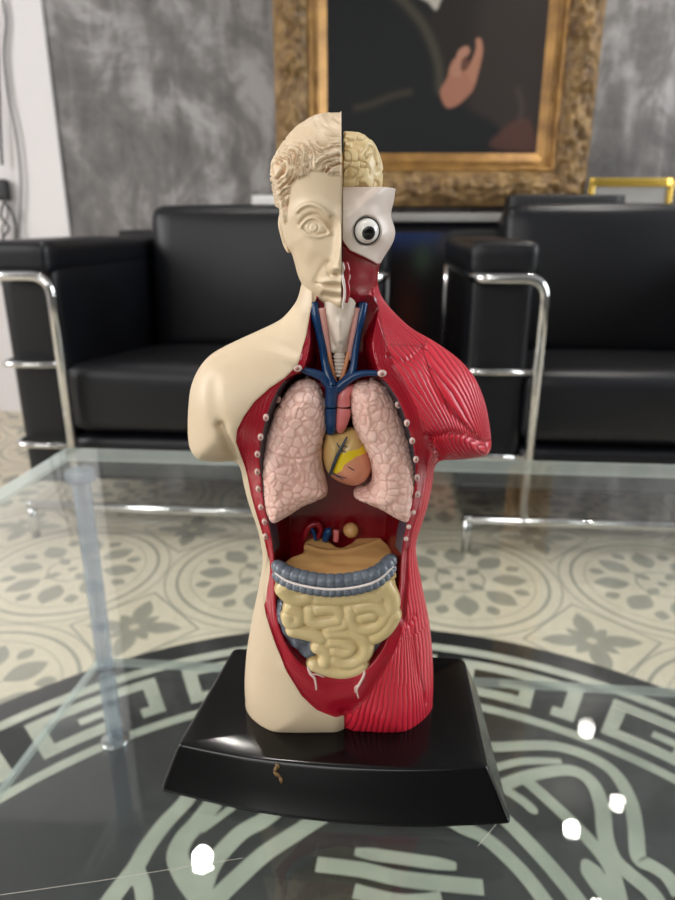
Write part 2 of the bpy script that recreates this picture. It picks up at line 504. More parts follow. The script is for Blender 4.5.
cav = poly_sdf(GX, GZ, smooth_poly(UP(CAV, -21), 3))
cavs = blur(cav, 1, 1)
floor_y = np.interp(-bz, -zr, [-8, -8, -8, -7, -6, 0, 5, 7, 7, 7, 8, 6, 2, 0, 0])[None, :] * np.ones_like(GX)
# skin polygon in front view
skp = np.concatenate([UP(SKINL, -22), [U(344, 760, -22), (-120, -60), (-120, 240), U(311, 230, -22)]])
skf = poly_sdf(GX, GZ, skp)
rmp = np.concatenate([UP(SKINL[:-1], -22), UP(RIMR[::-1], -22), [U(376, 230, -22), U(311, 230, -22)]])
rim = poly_sdf(GX, GZ, rmp)
D = np.zeros_like(GX)
gl = lambda pts, y, w: np.exp(-(line_dist(GX, GZ, smooth_poly(UP(pts, y), 4, False)) / w) ** 2)
# collar bone, armpit folds, deltoid / chest modelling
D += 1.0 * gl([(232, 352), (262, 351), (296, 360)], -20, 2.2)
D -= 1.0 * gl([(240, 346), (268, 343), (296, 350)], -20, 2.5)
D -= 3.6 * gl([(223, 424), (228, 438), (231, 450), (234, 464)], -20, 2.2)
D -= 1.2 * gl([(214, 385), (216, 402), (222, 420)], -20, 4.0)
D -= 3.0 * gl([(430, 434), (438, 450), (440, 462)], -20, 2.4)
D -= 1.6 * gl([(432, 434), (446, 428), (462, 432), (478, 441), (489, 446)], -18, 1.3)
D -= 1.1 * gl([(425, 352), (428, 368), (434, 385), (445, 405), (460, 422), (478, 438)], -20, 1.2)
D -= 1.3 * gl([(381, 300), (396, 318), (410, 334), (425, 347)], -14, 1.6)
D -= 0.9 * gl([(425, 350), (405, 362), (388, 356)], -18, 1.3)
D -= 1.4 * gl([(409, 560), (407, 590), (404, 618), (408, 632), (416, 627)], -22, 1.3)
D -= 1.0 * gl([(414, 640), (416, 670), (424, 700), (428, 718)], -24, 1.2)
D -= 2.2 * gl([(345, 712), (345, 735), (345, 745)], -24, 3.0)
for p_, w_ in (((392, 722), 1.6), ((292, 722), 0.6)):
    c_ = U(*p_, -26); D += w_ * np.exp(-((GX - c_[0]) / 13) ** 2 - ((GZ - c_[1]) / 16) ** 2)
# red area sits a step below the skin shell; glossy rim is slightly dished
D -= 0.9 * sstep(0.0, 0.8, -skf) * sstep(-2, 0.5, -skf)
D -= 0.5 * sstep(0.0, 1.2, rim)
# crimson apron bulges forward at the bottom of the opening
D += 1.6 * np.exp(-(line_dist(GX, GZ, UP([(290, 668), (330, 695), (360, 690), (388, 655)], -24)) / 5.0) ** 2)
q = np.clip(1 - d2 / RR, 0, None)
front = -Tf * np.sqrt(np.clip(1 - np.clip(q, 0, 1) ** 2, 0, 1)) - D * sstep(0, 4, d2)
wall = front - 0.6 + 4.2 * np.clip(cavs, 0, None)
wall = np.minimum(wall, floor_y)
incav = cavs > -0.3
surf = np.where(incav, np.maximum(front, wall), front)
def ysurf(x, z):
    i = int(round((x - bx[0]) / h)); k = int(round((z - bz[0]) / h))
    return float(surf[min(max(i, 0), len(bx) - 1), min(max(k, 0), len(bz) - 1)])

Y3 = by[None, :, None]
yy = Y3 + (D * sstep(0, 4, d2))[:, None, :] * (Y3 < -3)
T3 = np.where(Y3 < 0, Tf[:, None, :], Tb[:, None, :])
F = ((yy / T3) ** 2 + (q ** 2)[:, None, :] - 1) * np.minimum(T3, 16) * 0.5
F = F.astype(np.float32)
# carve the opening: everything in front of the wall surface is removed
carve = (wall[:, None, :] - Y3).astype(np.float32)      # >0 in front of the wall
carve = np.where(cavs[:, None, :] > 0, carve, -99)
F = np.maximum(F, carve * 0.5)
# flat foot on the plinth
F = np.maximum(F, (0.0 - bz)[None, None, :])
F = F.astype(np.float32)
V, Q = surfnet(F, bx, by, bz)
del F, carve, yy, T3
V = relax(V, Q, 1, 0.35)
V[:, 2] = np.maximum(V[:, 2], 0.0)

def samp(A, x, z):
    fx = np.clip((x - bx[0]) / h, 0, len(bx) - 1.001); fz = np.clip((z - bz[0]) / h, 0, len(bz) - 1.001)
    i = fx.astype(int); k = fz.astype(int); a = fx - i; b = fz - k
    return A[i, k] * (1 - a) * (1 - b) + A[i + 1, k] * a * (1 - b) + A[i, k + 1] * (1 - a) * b + A[i + 1, k + 1] * a * b
xm, zm = U(344, 700, 0)[0], 0
wf = sstep(-12, -3, V[:, 1])
skv = samp(skf, V[:, 0], V[:, 2]) * (1 - wf) + (xm - V[:, 0]) * wf
rimv = samp(rim, V[:, 0], V[:, 2])
cavv = samp(cavs, V[:, 0], V[:, 2]) - 0.15
cavv = np.where(V[:, 1] > 12, -5, cavv)

# muscle fibre coordinate
def fibers(V):
    x, z = V[:, 0], V[:, 2]
    def ang(c, n):
        cx, cz = U(c[0], c[1], -20)
        return np.arctan2(z - cz, x + 0.75 * (V[:, 1] + 20) * (V[:, 1] > -20) - cx) * n
    pol = lambda pts: poly_sdf(x, z, UP(pts, -20))
    cyl_ = np.arctan2(V[:, 1] - 2, x - 12) * 12.5
    out = cyl_                                        # flank and thigh: upright fibres
    r = pol([(345, 705), (411, 628), (420, 660), (428, 722), (420, 750), (344, 750)])
    out = np.where((r > 0) & (V[:, 1] < -8), ang((408, 545), 34), out)
    r = pol([(404, 520), (432, 520), (430, 640), (408, 640)])
    out = np.where(r > 0, cyl_ + 0.5, out)
    r = pol([(386, 340), (426, 352), (446, 405), (480, 442), (432, 436), (425, 470), (402, 410)])
    out = np.where(r > 0, ang((474, 478), 22), out)        # chest
    r = pol([(424, 348), (436, 330), (500, 360), (510, 450), (486, 445), (448, 408), (430, 372)])
    out = np.where(r > 0, ang((494, 462), 10.0), out)       # deltoid
    r = pol([(372, 270), (390, 290), (440, 330), (428, 350), (386, 345)])
    out = np.where(r > 0, ang((364, 262), 22), out)         # neck fan
    r = pol([(430, 436), (446, 430), (464, 433), (488, 446), (486, 470), (436, 470)])
    out = np.where(r > 0, (x - 0.9 * V[:, 1]) / 1.9, out)                     # under the cut arm
    return out
fib = fibers(V)
att = dict(fiber=fib, rim=rimv, cav=cavv, grey=samp(cavs, V[:, 0], V[:, 2]), zz=V[:, 2], yv=V[:, 1])
att['skin'] = skv
V, cav_f, rest, att = split(V, Q, cavv, att)
V, skin_f, rest, att = split(V, rest, att['skin'], att)
submesh('skin_half', V, skin_f, M['cream'], torso, {'groove': np.zeros(len(V))})
V, rim_f, mus_f, att = split(V, rest, np.where(att['yv'] > -2, -1.0, att['rim']), att)
submesh('red_muscle_half', V, mus_f, M['muscle'], torso, {'fiber': att['fiber']})
# streaks follow the rim
submesh('glossy_crimson_rim', V, rim_f, M['rimf'], torso, {'fiber': att['grey'] / 1.5})
zt, zb = zrow(372), zrow(540)
gv = np.minimum(att['grey'] - 0.2, 2.6 - att['grey'])
gv = np.minimum(gv, np.minimum(zt - att['zz'], att['zz'] - zb))
V, grey_f, cav_f, att = split(V, cav_f, gv, att)
submesh('chest_cavity', V, cav_f, M['lining'], torso)
submesh('grey_cavity_edge', V, grey_f, M['pleura'], torso)

# ---------------- generic inflated organ
def organ(poly, yc, Tfr, Tbk, R, hh=0.45, sm=1, D=None, clip=None, pw=2, presm=4, margin=4, mod=None):
    pp = smooth_poly(poly, presm) if presm else np.asarray(poly, float)
    lo = pp.min(0) - margin; hi = pp.max(0) + margin
    x = np.arange(lo[0], hi[0], hh); z = np.arange(lo[1], hi[1], hh)
    y = np.arange(yc - Tfr - 4, yc + Tbk + 2, hh)
    gx, gz = np.meshgrid(x, z, indexing='ij')
    d = poly_sdf(gx, gz, pp)
    if sm: d = blur(d, sm, 2)
    q = np.clip(1 - d / R, 0, None)
    Y = y[None, :, None] - yc
    dd = D(gx, gz) * sstep(0, 2.5, d) if D else np.zeros_like(gx)
    T = np.where(Y < 0, Tfr, Tbk)
    yy = Y + dd[:, None, :] * (Y < 0)
    F = ((np.abs(yy) / T) ** pw + (q ** 2)[:, None, :] - 1) * min(Tfr, R) * 0.5
    if clip: F = np.maximum(F, clip(gx[:, None, :], y[None, :, None], gz[:, None, :]))
    if mod is not None: F = mod(F, gx[:, None, :], y[None, :, None], gz[:, None, :])
    return surfnet(F, x, y, z)

# ---------------- head: cream face half
XCUT = lambda z: U(342, 230, 0)[0] + 0 * z
FACE = [(341, 112), (330, 112.5), (315, 115), (300, 123), (288, 134), (280, 148), (276, 162), (274, 176), (276, 190), (279, 203), (279.5, 212),
        (280, 222), (283, 236), (287, 247), (292, 254), (295, 264), (298, 275), (303, 285), (314, 297), (326, 306), (334, 311.5), (342, 314),
        (352, 312), (366, 306), (380, 297), (392, 284), (398, 265), (402, 248), (408, 225), (408, 190), (408, 165), (402, 145), (390, 130), (370, 117), (352, 112)]
xc = U(341.3, 230, -22)[0]
def faceD(gx, gz):
    L = lambda pts, y, w: np.exp(-(line_dist(gx, gz, smooth_poly(UP(pts, y), 5, False)) / w) ** 2)
    B = lambda p, y, sx, sz: (lambda c: np.exp(-((gx - c[0]) / sx) ** 2 - ((gz - c[1]) / sz) ** 2))(U(p[0], p[1], y))
    d = np.zeros_like(gx)
    y = -24
    # nose
    nt = np.interp(gz, [U(340, r, -27)[1] for r in (282, 275, 268, 262, 250, 235, 224, 214, 205)], [0, 0.6, 4.6, 5.4, 4.2, 2.8, 1.4, 0.8, 0.2])
    nw = np.interp(gz, [U(340, r, -27)[1] for r in (278, 268, 255, 230, 212)], [3.6, 3.4, 2.2, 1.7, 2.2])
    d += nt * np.exp(-((gx - xc) / nw) ** 2)
    d += 1.7 * B((333, 268), y - 2, 1.7, 1.7)                 # nostril wing
    d -= 1.6 * B((337, 274.5), y - 2, 1.5, 0.7)               # nostril shadow line
    d -= 0.9 * L([(330, 262), (327, 269), (330, 275)], y, 0.7)
    # brow and eye
    d += 1.1 * L([(296, 211), (302, 206), (311, 204), (321, 208.5), (329, 215)], y, 0.8); d -= 0.3 * L([(297, 214.5), (303, 210), (311, 208), (320, 212)], y, 0.6)
    d += 0.8 * L([(292, 216), (312, 207), (334, 217)], y, 3.0)
    d -= 2.3 * B((316, 226), y, 6.5, 4.2)                     # socket
    d -= 1.2 * B((333, 225), y, 2.2, 3.0)
    d += 2.1 * B((314, 229), y, 4.6, 3.0)                     # eyeball
    d += 0.75 * L([(300, 227), (306, 220), (315, 218.5), (323, 224), (330, 233)], y, 0.75)
    d -= 0.9 * L([(299, 224), (306, 216.5), (316, 214.5), (325, 220), (331, 228)], y, 0.6)
    d += 0.6 * L([(300, 228), (308, 235), (318, 237), (329, 234)], y, 0.7)
    d -= 0.7 * L([(302, 227), (309, 233), (318, 234.5), (327, 232.5)], y, 0.45)
    d -= 0.6 * L([(303, 226), (308, 221.3), (315, 220), (322, 225), (327, 231)], y, 0.4)
    c = U(313.5, 227.5, y); rr = np.hypot(gx - c[0], gz - c[1])
    d -= 0.45 * np.exp(-((rr - 1.9) / 0.32) ** 2)
    d -= 0.35 * np.exp(-(rr / 0.6) ** 2)
    # cheek, lips, chin
    d += 1.3 * B((308, 250), y, 6, 5)
    d -= 1.3 * B((314, 270), y, 4.5, 6)
    d -= 0.8 * L([(328, 262), (320, 272), (315, 284)], y, 1.4)
    d += 1.5 * L([(320, 283.5), (330, 281), (344, 281.5)], y, 1.2)
    d += 1.6 * L([(323, 290), (332, 292), (344, 292)], y, 1.5)
    d -= 1.5 * L([(317, 284.5), (326, 286), (336, 286), (346, 286.5)], y, 0.55)
    d -= 1.2 * L([(324, 297), (334, 299), (346, 299)], y, 1.2)
    d += 1.7 * B((340, 306), y + 4, 4.5, 2.6)
    d += 1.0 * L([(343, 262), (343, 300)], y, 1.6)
    return d * 1.12
V, Q = organ(UP(FACE, 0), 0, 26.5, 30, 27, 0.36, 1, D=faceD, clip=lambda x, y, z: x - xc, presm=4)
V = relax(V, Q, 1, 0.3)
N = vnormals(V, Q)
# hair: everything above the hairline, modelled in clumped locks
HAIR = UP([(341, 177), (330, 176.5), (322, 173), (312, 172), (304, 177), (297, 180), (291, 185), (288.5, 196), (287.5, 208), (286, 222), (283, 226), (281, 210), (272, 205), (262, 170), (270, 110), (345, 100), (349, 150)], -22)
hs = poly_sdf(V[:, 0], V[:, 2], HAIR)
hside = (sstep(-6, 2, V[:, 1])) * (V[:, 2] > U(280, 232, 0)[1])
hm = np.maximum(sstep(-0.3, 0.8, hs), hside * (V[:, 2] > U(280, 206, 0)[1]))
hm = hm * (V[:, 0] < xc - 0.25)
P = V * 1.0
w = np.stack([vnoise(P / 6.0, 3), vnoise(P / 6.0, 4), vnoise(P / 6.0, 5)], 1) * 3.0
Pw = P + w
th_ = 0.35 + 0.9 * vnoise(P / 16.0, 9)
u_ = Pw[:, 0] * np.cos(th_) - Pw[:, 2] * np.sin(th_); v_ = Pw[:, 0] * np.sin(th_) + Pw[:, 2] * np.cos(th_)
n1 = 0.9 - 2.6 * np.abs(vnoise(np.stack([u_ / 8.0, Pw[:, 1] / 5.0, v_ / 3.6], 1), 11))
n2 = vnoise(np.stack([u_ / 4.5, Pw[:, 1] / 3, v_ / 1.3], 1), 12)
topz = sstep(U(330, 162, -15)[1], U(330, 130, -15)[1], V[:, 2])
st = vnoise(np.stack([(V[:, 0] * 0.8 + V[:, 2] * 0.9 + w[:, 0] * 0.6) / 1.5, V[:, 1] / 9.0, (V[:, 0] - V[:, 2]) / 9.0], 1), 19) * topz * 0.28
amp = 1.25 - 1.25 * topz
disp = hm * (0.75 - 1.2 * topz + amp * (0.8 * n1 + 0.4 * n2) + st)
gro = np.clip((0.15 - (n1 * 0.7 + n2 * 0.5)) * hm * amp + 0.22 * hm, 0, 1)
V2 = V + N * disp[:, None]
V2[:, 0] = np.minimum(V2[:, 0], xc)
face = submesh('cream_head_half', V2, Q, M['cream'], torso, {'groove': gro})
# ear
ear = organ(UP([(283, 213), (279.5, 214), (278, 224), (280.5, 236), (284, 247), (288, 253), (291, 250), (290, 240), (290, 225), (288, 214)], -2), -2, 4.5, 7, 3.5, 0.36, 0,
            D=lambda gx, gz: -2.2 * np.exp(-(line_dist(gx, gz, UP([(284, 220), (285, 232), (287, 242)], -2)) / 0.9) ** 2))
submesh('ear', ear[0], ear[1], M['cream'], torso, {'groove': np.zeros(len(ear[0]))})
# torn white / red edge of the cut mouth
tobj('cut_lip_edge', [([(U(a, b, -24)[0], -24.5 - dy, U(a, b, -24)[1]) for a, b, dy in ((342.5, 262, 1.5), (343.5, 268, 2), (342.3, 273, 0.5), (343.2, 280, 1), (344.5, 288, 1.0), (344.6, 296, 0), (343.5, 303, -1), (343, 309, -2))], [0.3, 0.6, 0.4, 0.65, 0.5, 0.6, 0.5, 0.4])], M['whiteline'], torso)
tobj('cut_tooth_row', [([(U(a, b, -22)[0], -20.6, U(a, b, -22)[1]) for a, b in ((348, 270), (349.5, 277), (348, 284), (349.5, 291), (348, 299))], [0.2, 0.45, 0.3, 0.45, 0.2])], M['whiteline'], torso)
tobj('cut_gum', [([(U(a, b, -23)[0], -21.5, U(a, b, -23)[1]) for a, b in ((345.5, 262), (347, 270), (346.5, 280), (347.5, 292), (346, 303))], [0.9, 1.5, 1.1, 1.4, 0.8])], M['rim'], torso)

# ---------------- skull half + jaw muscle
zcut = U(368, 185.5, -24)[1]
SK = [(395.5, 176), (395, 190), (394, 200), (391.5, 210), (391, 217), (394, 226), (395, 234), (392.5, 243), (387, 252), (381, 262), (378.5, 270), (377, 285),
      (372, 298), (364, 307), (352, 314), (342, 316), (330, 314), (318, 307), (308, 295), (304, 280), (300, 262), (294, 240), (290, 225), (290, 176)]
WH = UP([(342, 160), (420, 160), (420, 262), (379, 265.5), (365, 257.5), (350, 250.5), (344.5, 243), (342.6, 240)], -22)
def skD(gx, gz):
    wh = poly_sdf(gx, gz, np.concatenate([WH, [U(300, 230, -22), U(300, 160, -22)]]))
    B = lambda p, y, sx, sz: (lambda c: np.exp(-((gx - c[0]) / sx) ** 2 - ((gz - c[1]) / sz) ** 2))(U(p[0], p[1], y))
    d = -3.4 * sstep(0.4, -1.0, wh)
    e = U(367, 231, -22); r = np.hypot(gx - e[0], gz - e[1])
    d -= 4.5 * sstep(6.3, 4.6, r)
    d += 0.9 * B((382, 238), -18, 3.5, 3.0) + 0.5 * B((360, 212), -22, 7, 2.0)
    d -= 0.8 * B((352, 200), -22, 5, 5)
    return d
V, Q = organ(UP(SK, 0), 0, 24.0, 26, 25, 0.4, 1, D=skD, presm=4, clip=lambda x, y, z: np.maximum(xc + 0.45 - x, z - zcut) + 0 * y)
whv = poly_sdf(V[:, 0], V[:, 2], WH); whv = np.where(V[:, 1] > 0, np.maximum(whv, V[:, 2] - U(378, 268, 0)[1]), whv)
whv = np.where((V[:, 0] < xc + 1.2) & (V[:, 2] > U(342, 240, -22)[1]), np.maximum(whv, 0.5), whv)
V, a, b, _ = split(V, Q, whv)
submesh('white_skull_half', V, a, M['skull'], torso)
submesh('jaw_muscle', V, b, M['jaw'], torso)

# eyeball
def sphere(c, r, nu=40, nv=24, squash=1.0):
    V, F = [], []
    for j in range(nv + 1):
        p = math.pi * j / nv
        for i in range(nu):
            t = 2 * math.pi * i / nu
            V.append((c[0] + r * math.sin(p) * math.cos(t), c[1] - r * math.cos(p) * squash, c[2] + r * math.sin(p) * math.sin(t)))
    for j in range(nv):
        for i in range(nu):
            F.append((j * nu + i, j * nu + (i + 1) % nu, (j + 1) * nu + (i + 1) % nu, (j + 1) * nu + i))
    return np.array(V), F
def cap(c, r, dirv, a0, a1, n=40, m=8):
    d = np.array(dirv, float); d /= np.linalg.norm(d)
    u = np.cross(d, [0, 0, 1]); u /= np.linalg.norm(u); v = np.cross(u, d); V, F = [], []
    for j in range(m + 1):
        a = a0 + (a1 - a0) * j / m
        for i in range(n):
            t = 2 * math.pi * i / n
            V.append(np.array(c) + r * (math.cos(a) * d + math.sin(a) * (math.cos(t) * u + math.sin(t) * v)))
    for j in range(m):
        for i in range(n):
            F.append((j * n + i, j * n + (i + 1) % n, (j + 1) * n + (i + 1) % n, (j + 1) * n + i))
    return np.array(V), F
ex, ez = U(367, 231, -22); ec = (ex, -19.2, ez); er = 5.0
eye = mkobj('eyeball', (sphere(ec, er)[0] + [0, 0, 22]) / 1000, sphere(ec, er)[1], M['white'], torso)
tgt = np.array([U(369, 233.5, -24)[0] - ex, -5.0, U(369, 233.5, -24)[1] - ez])
v, f = cap(ec, er + 0.06, tgt, 0.34, 0.56); mkobj('iris', (v + [0, 0, 22]) / 1000, f, M['iris'], eye)
v, f = cap(ec, er + 0.05, tgt, 0.0, 0.35); mkobj('pupil', (v + [0, 0, 22]) / 1000, f, M['black'], eye)
ring = [(ex + 5.15 * math.cos(t), -20.0, ez + 5.15 * math.sin(t)) for t in np.linspace(0, 2 * math.pi, 49)]
v, f = tube(ring, 0.36, 8, False); mkobj('eye_socket_ring', (v + [0, 0, 22]) / 1000, f, M['iris'], torso)

# ---------------- brain half
BR = [(342, 132), (350, 131.5), (360, 133), (369, 138), (376, 146), (380.5, 157), (383, 168), (383, 180), (380, 195), (372, 203), (342, 205), (325, 203), (312, 195), (304, 180), (303, 165), (306, 148), (318, 136), (330, 132)]
V, Q = organ(UP(BR, -2), -2, 17, 20, 16, 0.34, 1, presm=5, clip=lambda x, y, z: xc + 0.9 - x + 0 * y + 0 * z)
N = vnormals(V, Q)
w = np.stack([vnoise(V / 5.0, 21), vnoise(V / 5.0, 22), vnoise(V / 5.0, 23)], 1) * 2.6
n = vnoise((V + w) / np.array([3.2, 3.2, 4.2]), 24)
g = np.exp(-(n / 0.24) ** 2)
V2 = V - N * (1.25 * g)[:, None]; V2[:, 0] = np.maximum(V2[:, 0], xc + 0.85)
submesh('brain', V2, Q, M['brain'], torso, {'groove': g * 0.55})

# ---------------- lungs
Z4 = lambda pts: [(250 + u / 3.75, 360 + v / 3.75) for u, v in pts]
LL = Z4([(205, 80), (232, 84), (255, 100), (272, 130), (282, 165), (286, 210), (284, 262), (274, 310), (268, 350), (270, 395), (280, 450), (290, 500), (270, 522),
         (200, 552), (140, 590), (95, 612), (72, 602), (52, 550), (43, 480), (40, 420), (50, 340), (65, 270), (90, 205), (130, 135), (170, 92)])
RL = Z4([(400, 93), (450, 88), (490, 97), (528, 140), (562, 210), (590, 290), (612, 370), (621, 440), (620, 500), (610, 570), (592, 610), (560, 602), (500, 568),
         (440, 541), (392, 520), (402, 500), (440, 490), (457, 468), (460, 430), (446, 370), (422, 320), (396, 270), (380, 210), (378, 150), (385, 110)])
def voro_groove(V, cell, seed, wdt):
    r = np.random.default_rng(seed)
    lo, hi = V.min(0) - cell, V.max(0) + cell
    n = np.ceil((hi - lo) / cell).astype(int)
    G = np.stack(np.meshgrid(*[np.arange(k) for k in n], indexing='ij'), -1).reshape(-1, 3)
    S = lo + (G + 0.5 + r.uniform(-0.42, 0.42, G.shape)) * cell
    W = V + 0.22 * cell * np.stack([vnoise(V / (cell * 0.8), seed + i) for i in range(3)], 1)
    F1 = np.full(len(V), 1e9); F2 = F1.copy(); ID = np.zeros(len(V), int)
    for a in range(0, len(V), 8000):
        d = ((W[a:a + 8000, None, :] - S[None]) ** 2).sum(2)
        p = np.argpartition(d, 1, axis=1)[:, :2]
        dd = np.sqrt(np.take_along_axis(d, p, 1)); dd.sort(axis=1)
        F1[a:a + 8000] = dd[:, 0]; F2[a:a + 8000] = dd[:, 1]; ID[a:a + 8000] = p[:, 0]
    return np.exp(-((F2 - F1) / wdt) ** 2)
for nm, poly, seed in (('lung', LL, 31), ('lung', RL, 47)):
    V, Q = organ(UP(poly, -17), -13, 12.0, 14, 9, 0.42, 1, presm=4)
    N = vnormals(V, Q)
    g = voro_groove(V, 4.1, seed, 0.5)
    g2 = g
    if seed == 31:
        fl = np.exp(-(line_dist(V[:, 0], V[:, 2], smooth_poly(UP(Z4([(52, 345), (100, 352), (160, 368), (220, 362), (266, 350)]), -24), 4, False)) / 0.7) ** 2)
        g2 = np.maximum(g, 1.2 * fl)
    ns = vnoise(V / 3.2, seed) * 0.16
    submesh(nm, V + N * (0.25 - 0.45 * g2 + ns)[:, None], Q, M['lung'], torso, {'groove': g2 * 0.6})

# ---------------- heart
HT = Z4([(292, 268), (318, 276), (345, 272), (385, 262), (415, 278), (438, 325), (456, 385), (455, 425), (432, 460), (398, 476), (350, 470), (305, 445), (278, 405), (268, 350), (276, 300)])
def hD(gx, gz):
    return -1.3 * np.exp(-(line_dist(gx, gz, smooth_poly(UP(Z4([(345, 265), (352, 290), (335, 350), (300, 440)]), -22), 4, False)) / 1.4) ** 2)
V, Q = organ(UP(HT, -14), -10, 11.0, 10, 10, 0.4, 1, D=hD)
a = poly_sdf(V[:, 0], V[:, 2], UP(Z4([(442, 325), (410, 338), (370, 340), (340, 352), (322, 380), (308, 425), (318, 432), (345, 412), (352, 392), (372, 378), (400, 362), (445, 360)]), -20))
a = np.where(V[:, 1] < -10, a, -1)
b = poly_sdf(V[:, 0], V[:, 2], UP(Z4([(442, 340), (400, 350), (360, 375), (340, 410), (300, 440), (340, 490), (480, 490), (480, 340)]), -20))
V, yf, rest, at = split(V, Q, a, {'b': b})
V, pf, tf, _ = split(V, rest, at['b'], at)
heart = submesh('heart', V, tf, M['heart'], torso)
submesh('yellow_fat_band', V, yf, M['yellow'], heart)
submesh('salmon_ventricle', V, pf, M['heartpink'], heart)
hb = lambda pts, y: [(U(250 + u / 3.75, 360 + v / 3.75, -21)[0], yy, U(250 + u / 3.75, 360 + v / 3.75, -21)[1]) for (u, v), yy in zip(pts, y)]
tobj('coronary_vessel', [(hb([(364, 290), (345, 325), (328, 358), (314, 395), (299, 440)], [-20.0, -20.9, -20.9, -20.2, -18]), [0.35, 0.7, 0.8, 0.75, 0.6]),
                         (hb([(342, 332), (352, 322), (364, 326)], [-20.9, -21, -21]), [0.4, 0.2]), (hb([(338, 342), (348, 340), (358, 345)], [-20.9, -21.2, -21.1]), [0.4, 0.2]),
                         (hb([(340, 330), (330, 322), (326, 312)], [-20.9, -20.8, -20.2]), [0.4, 0.2]),
                         (hb([(310, 432), (335, 440), (362, 445)], [-19, -20.0, -20.4]), [0.35, 0.15]), (hb([(368, 400), (380, 408), (392, 414)], [-21.2, -21.1, -20.9]), [0.25, 0.25]),
                         (hb([(304, 425), (325, 440), (350, 455)], [-19, -19.5, -19.5]), [0.3, 0.12])], M['vessel'], heart, seg=8)

# ---------------- neck, veins, airway
Z1 = lambda pts, y: [(U(290 + u / 6, 290 + v / 6, yy)[0], yy, U(290 + u / 6, 290 + v / 6, yy)[1]) for (u, v), yy in zip(pts, y if not np.isscalar(y) else [y] * len(pts))]
V, Q = organ(np.array([(p[0], p[2]) for p in Z1([(225, -20), (385, -20), (402, 100), (392, 200), (368, 300), (346, 385), (242, 385), (224, 300), (208, 200), (204, 90)], -12)]), -7, 8.5, 6, 6, 0.4, 1,
             D=lambda gx, gz: 1.5 * np.exp(-(line_dist(gx, gz, UP([(340, 320), (340, 338)], -12)) / 1.6) ** 2) - 1.2 * np.exp(-(line_dist(gx, gz, UP([(327, 318), (333, 342), (338, 350)], -12)) / 1.0) ** 2)
             - 1.0 * np.exp(-(line_dist(gx, gz, UP([(354, 318), (350, 342), (346, 350)], -12)) / 1.0) ** 2))
submesh('larynx', V, Q, M['larynx'], torso)
tp = Z1([(300, 370), (300, 440), (296, 520)], [-9.5, -10, -9.5])
tr = tobj('trachea', [(tp, [2.7, 2.6, 1.9])], M['larynx'], torso, seg=20)
rgs = []
for k in range(6):
    t = k / 5; c = np.array(Z1([(300 - 3 * t, 398 + 112 * t)], -10)[0]); rr = 2.85 - 0.7 * t
    rgs.append(tube([(c[0] + rr * math.cos(a), c[1] + rr * math.sin(a), c[2]) for a in np.linspace(0, 2 * math.pi, 25)], 0.42, 8, False))
v, f = merge(rgs); mkobj('trachea_rings', (v + [0, 0, 22]) / 1000, f, M['skull'], tr)
tobj('thyroid_strip', [(Z1([(232, 370), (245, 440), (262, 510), (282, 572)], -12.5), [0.8, 0.9, 0.9, 0.5]), (Z1([(352, 370), (338, 440), (318, 510), (290, 572)], -12.5), [0.8, 0.9, 0.9, 0.5])], M['orange'], torso)
tobj('neck_artery', [(Z1([(192, 110), (208, 220), (225, 330), (240, 420)], [-10, -11.5, -12, -12]), [1.9, 1.6, 1.3, 1.0]), (Z1([(408, 110), (388, 220), (366, 330), (352, 420)], [-10, -11.5, -12, -12]), [1.9, 1.6, 1.3, 1.0])], M['palepink'], torso)
tobj('blue_vein', [
    (Z1([(140, 80), (155, 160), (178, 260), (196, 350), (208, 430), (226, 510), (252, 575)], [-9, -11, -12, -13, -14, -16, -17]), [2.2, 2.0, 1.8, 1.7, 1.7, 2.2, 2.8]),
    (Z1([(440, 80), (426, 160), (408, 260), (396, 350), (386, 430), (370, 500), (320, 560), (268, 600)], [-9, -11, -12, -13, -14, -15, -16.5, -17]), [2.1, 1.9, 1.6, 1.6, 1.6, 2.0, 2.2, 2.6]),
    (Z1([(58, 468), (100, 485), (150, 500), (200, 525), (240, 575)], [-17, -17, -17, -17, -17]), [1.5, 1.7, 1.9, 2.2, 2.6]),
    (Z1([(534, 500), (480, 498), (430, 502), (380, 520), (320, 560), (275, 600)], [-17, -17, -17, -17, -17, -17]), [1.3, 1.4, 1.5, 1.7, 2.0, 2.3]),
    (Z1([(252, 570), (250, 620), (247, 660), (246, 698)], -17.5), [2.9, 2.9, 2.7, 2.6]),
    (Z1([(246, 710), (246, 750), (246, 800), (246, 850)], [-17.5, -17.5, -17, -15]), [2.5, 2.5, 2.5, 2.2])], M['blue'], torso, seg=14)
tobj('aorta', [(Z1([(372, 590), (345, 600), (322, 635), (322, 698)], [-12, -14.5, -15.5, -16]), [2.2, 2.8, 3.2, 3.2]),
               (Z1([(322, 710), (318, 750), (308, 800), (300, 840)], [-16, -16.3, -16, -14]), [3.3, 3.4, 2.9, 2.0])], M['pink'], torso, seg=16)
# small lumpy tissue beside the veins
V, Q = organ(np.array([(p[0], p[2]) for p in Z1([(170, 545), (205, 560), (225, 600), (225, 680), (205, 690), (180, 620)], -12)]), -8, 4, 8, 3, 0.4, 0)
N = vnormals(V, Q); submesh('tissue_patch', V + N * (0.5 * vnoise(V / 1.2, 5))[:, None], Q, M['jaw'], torso)

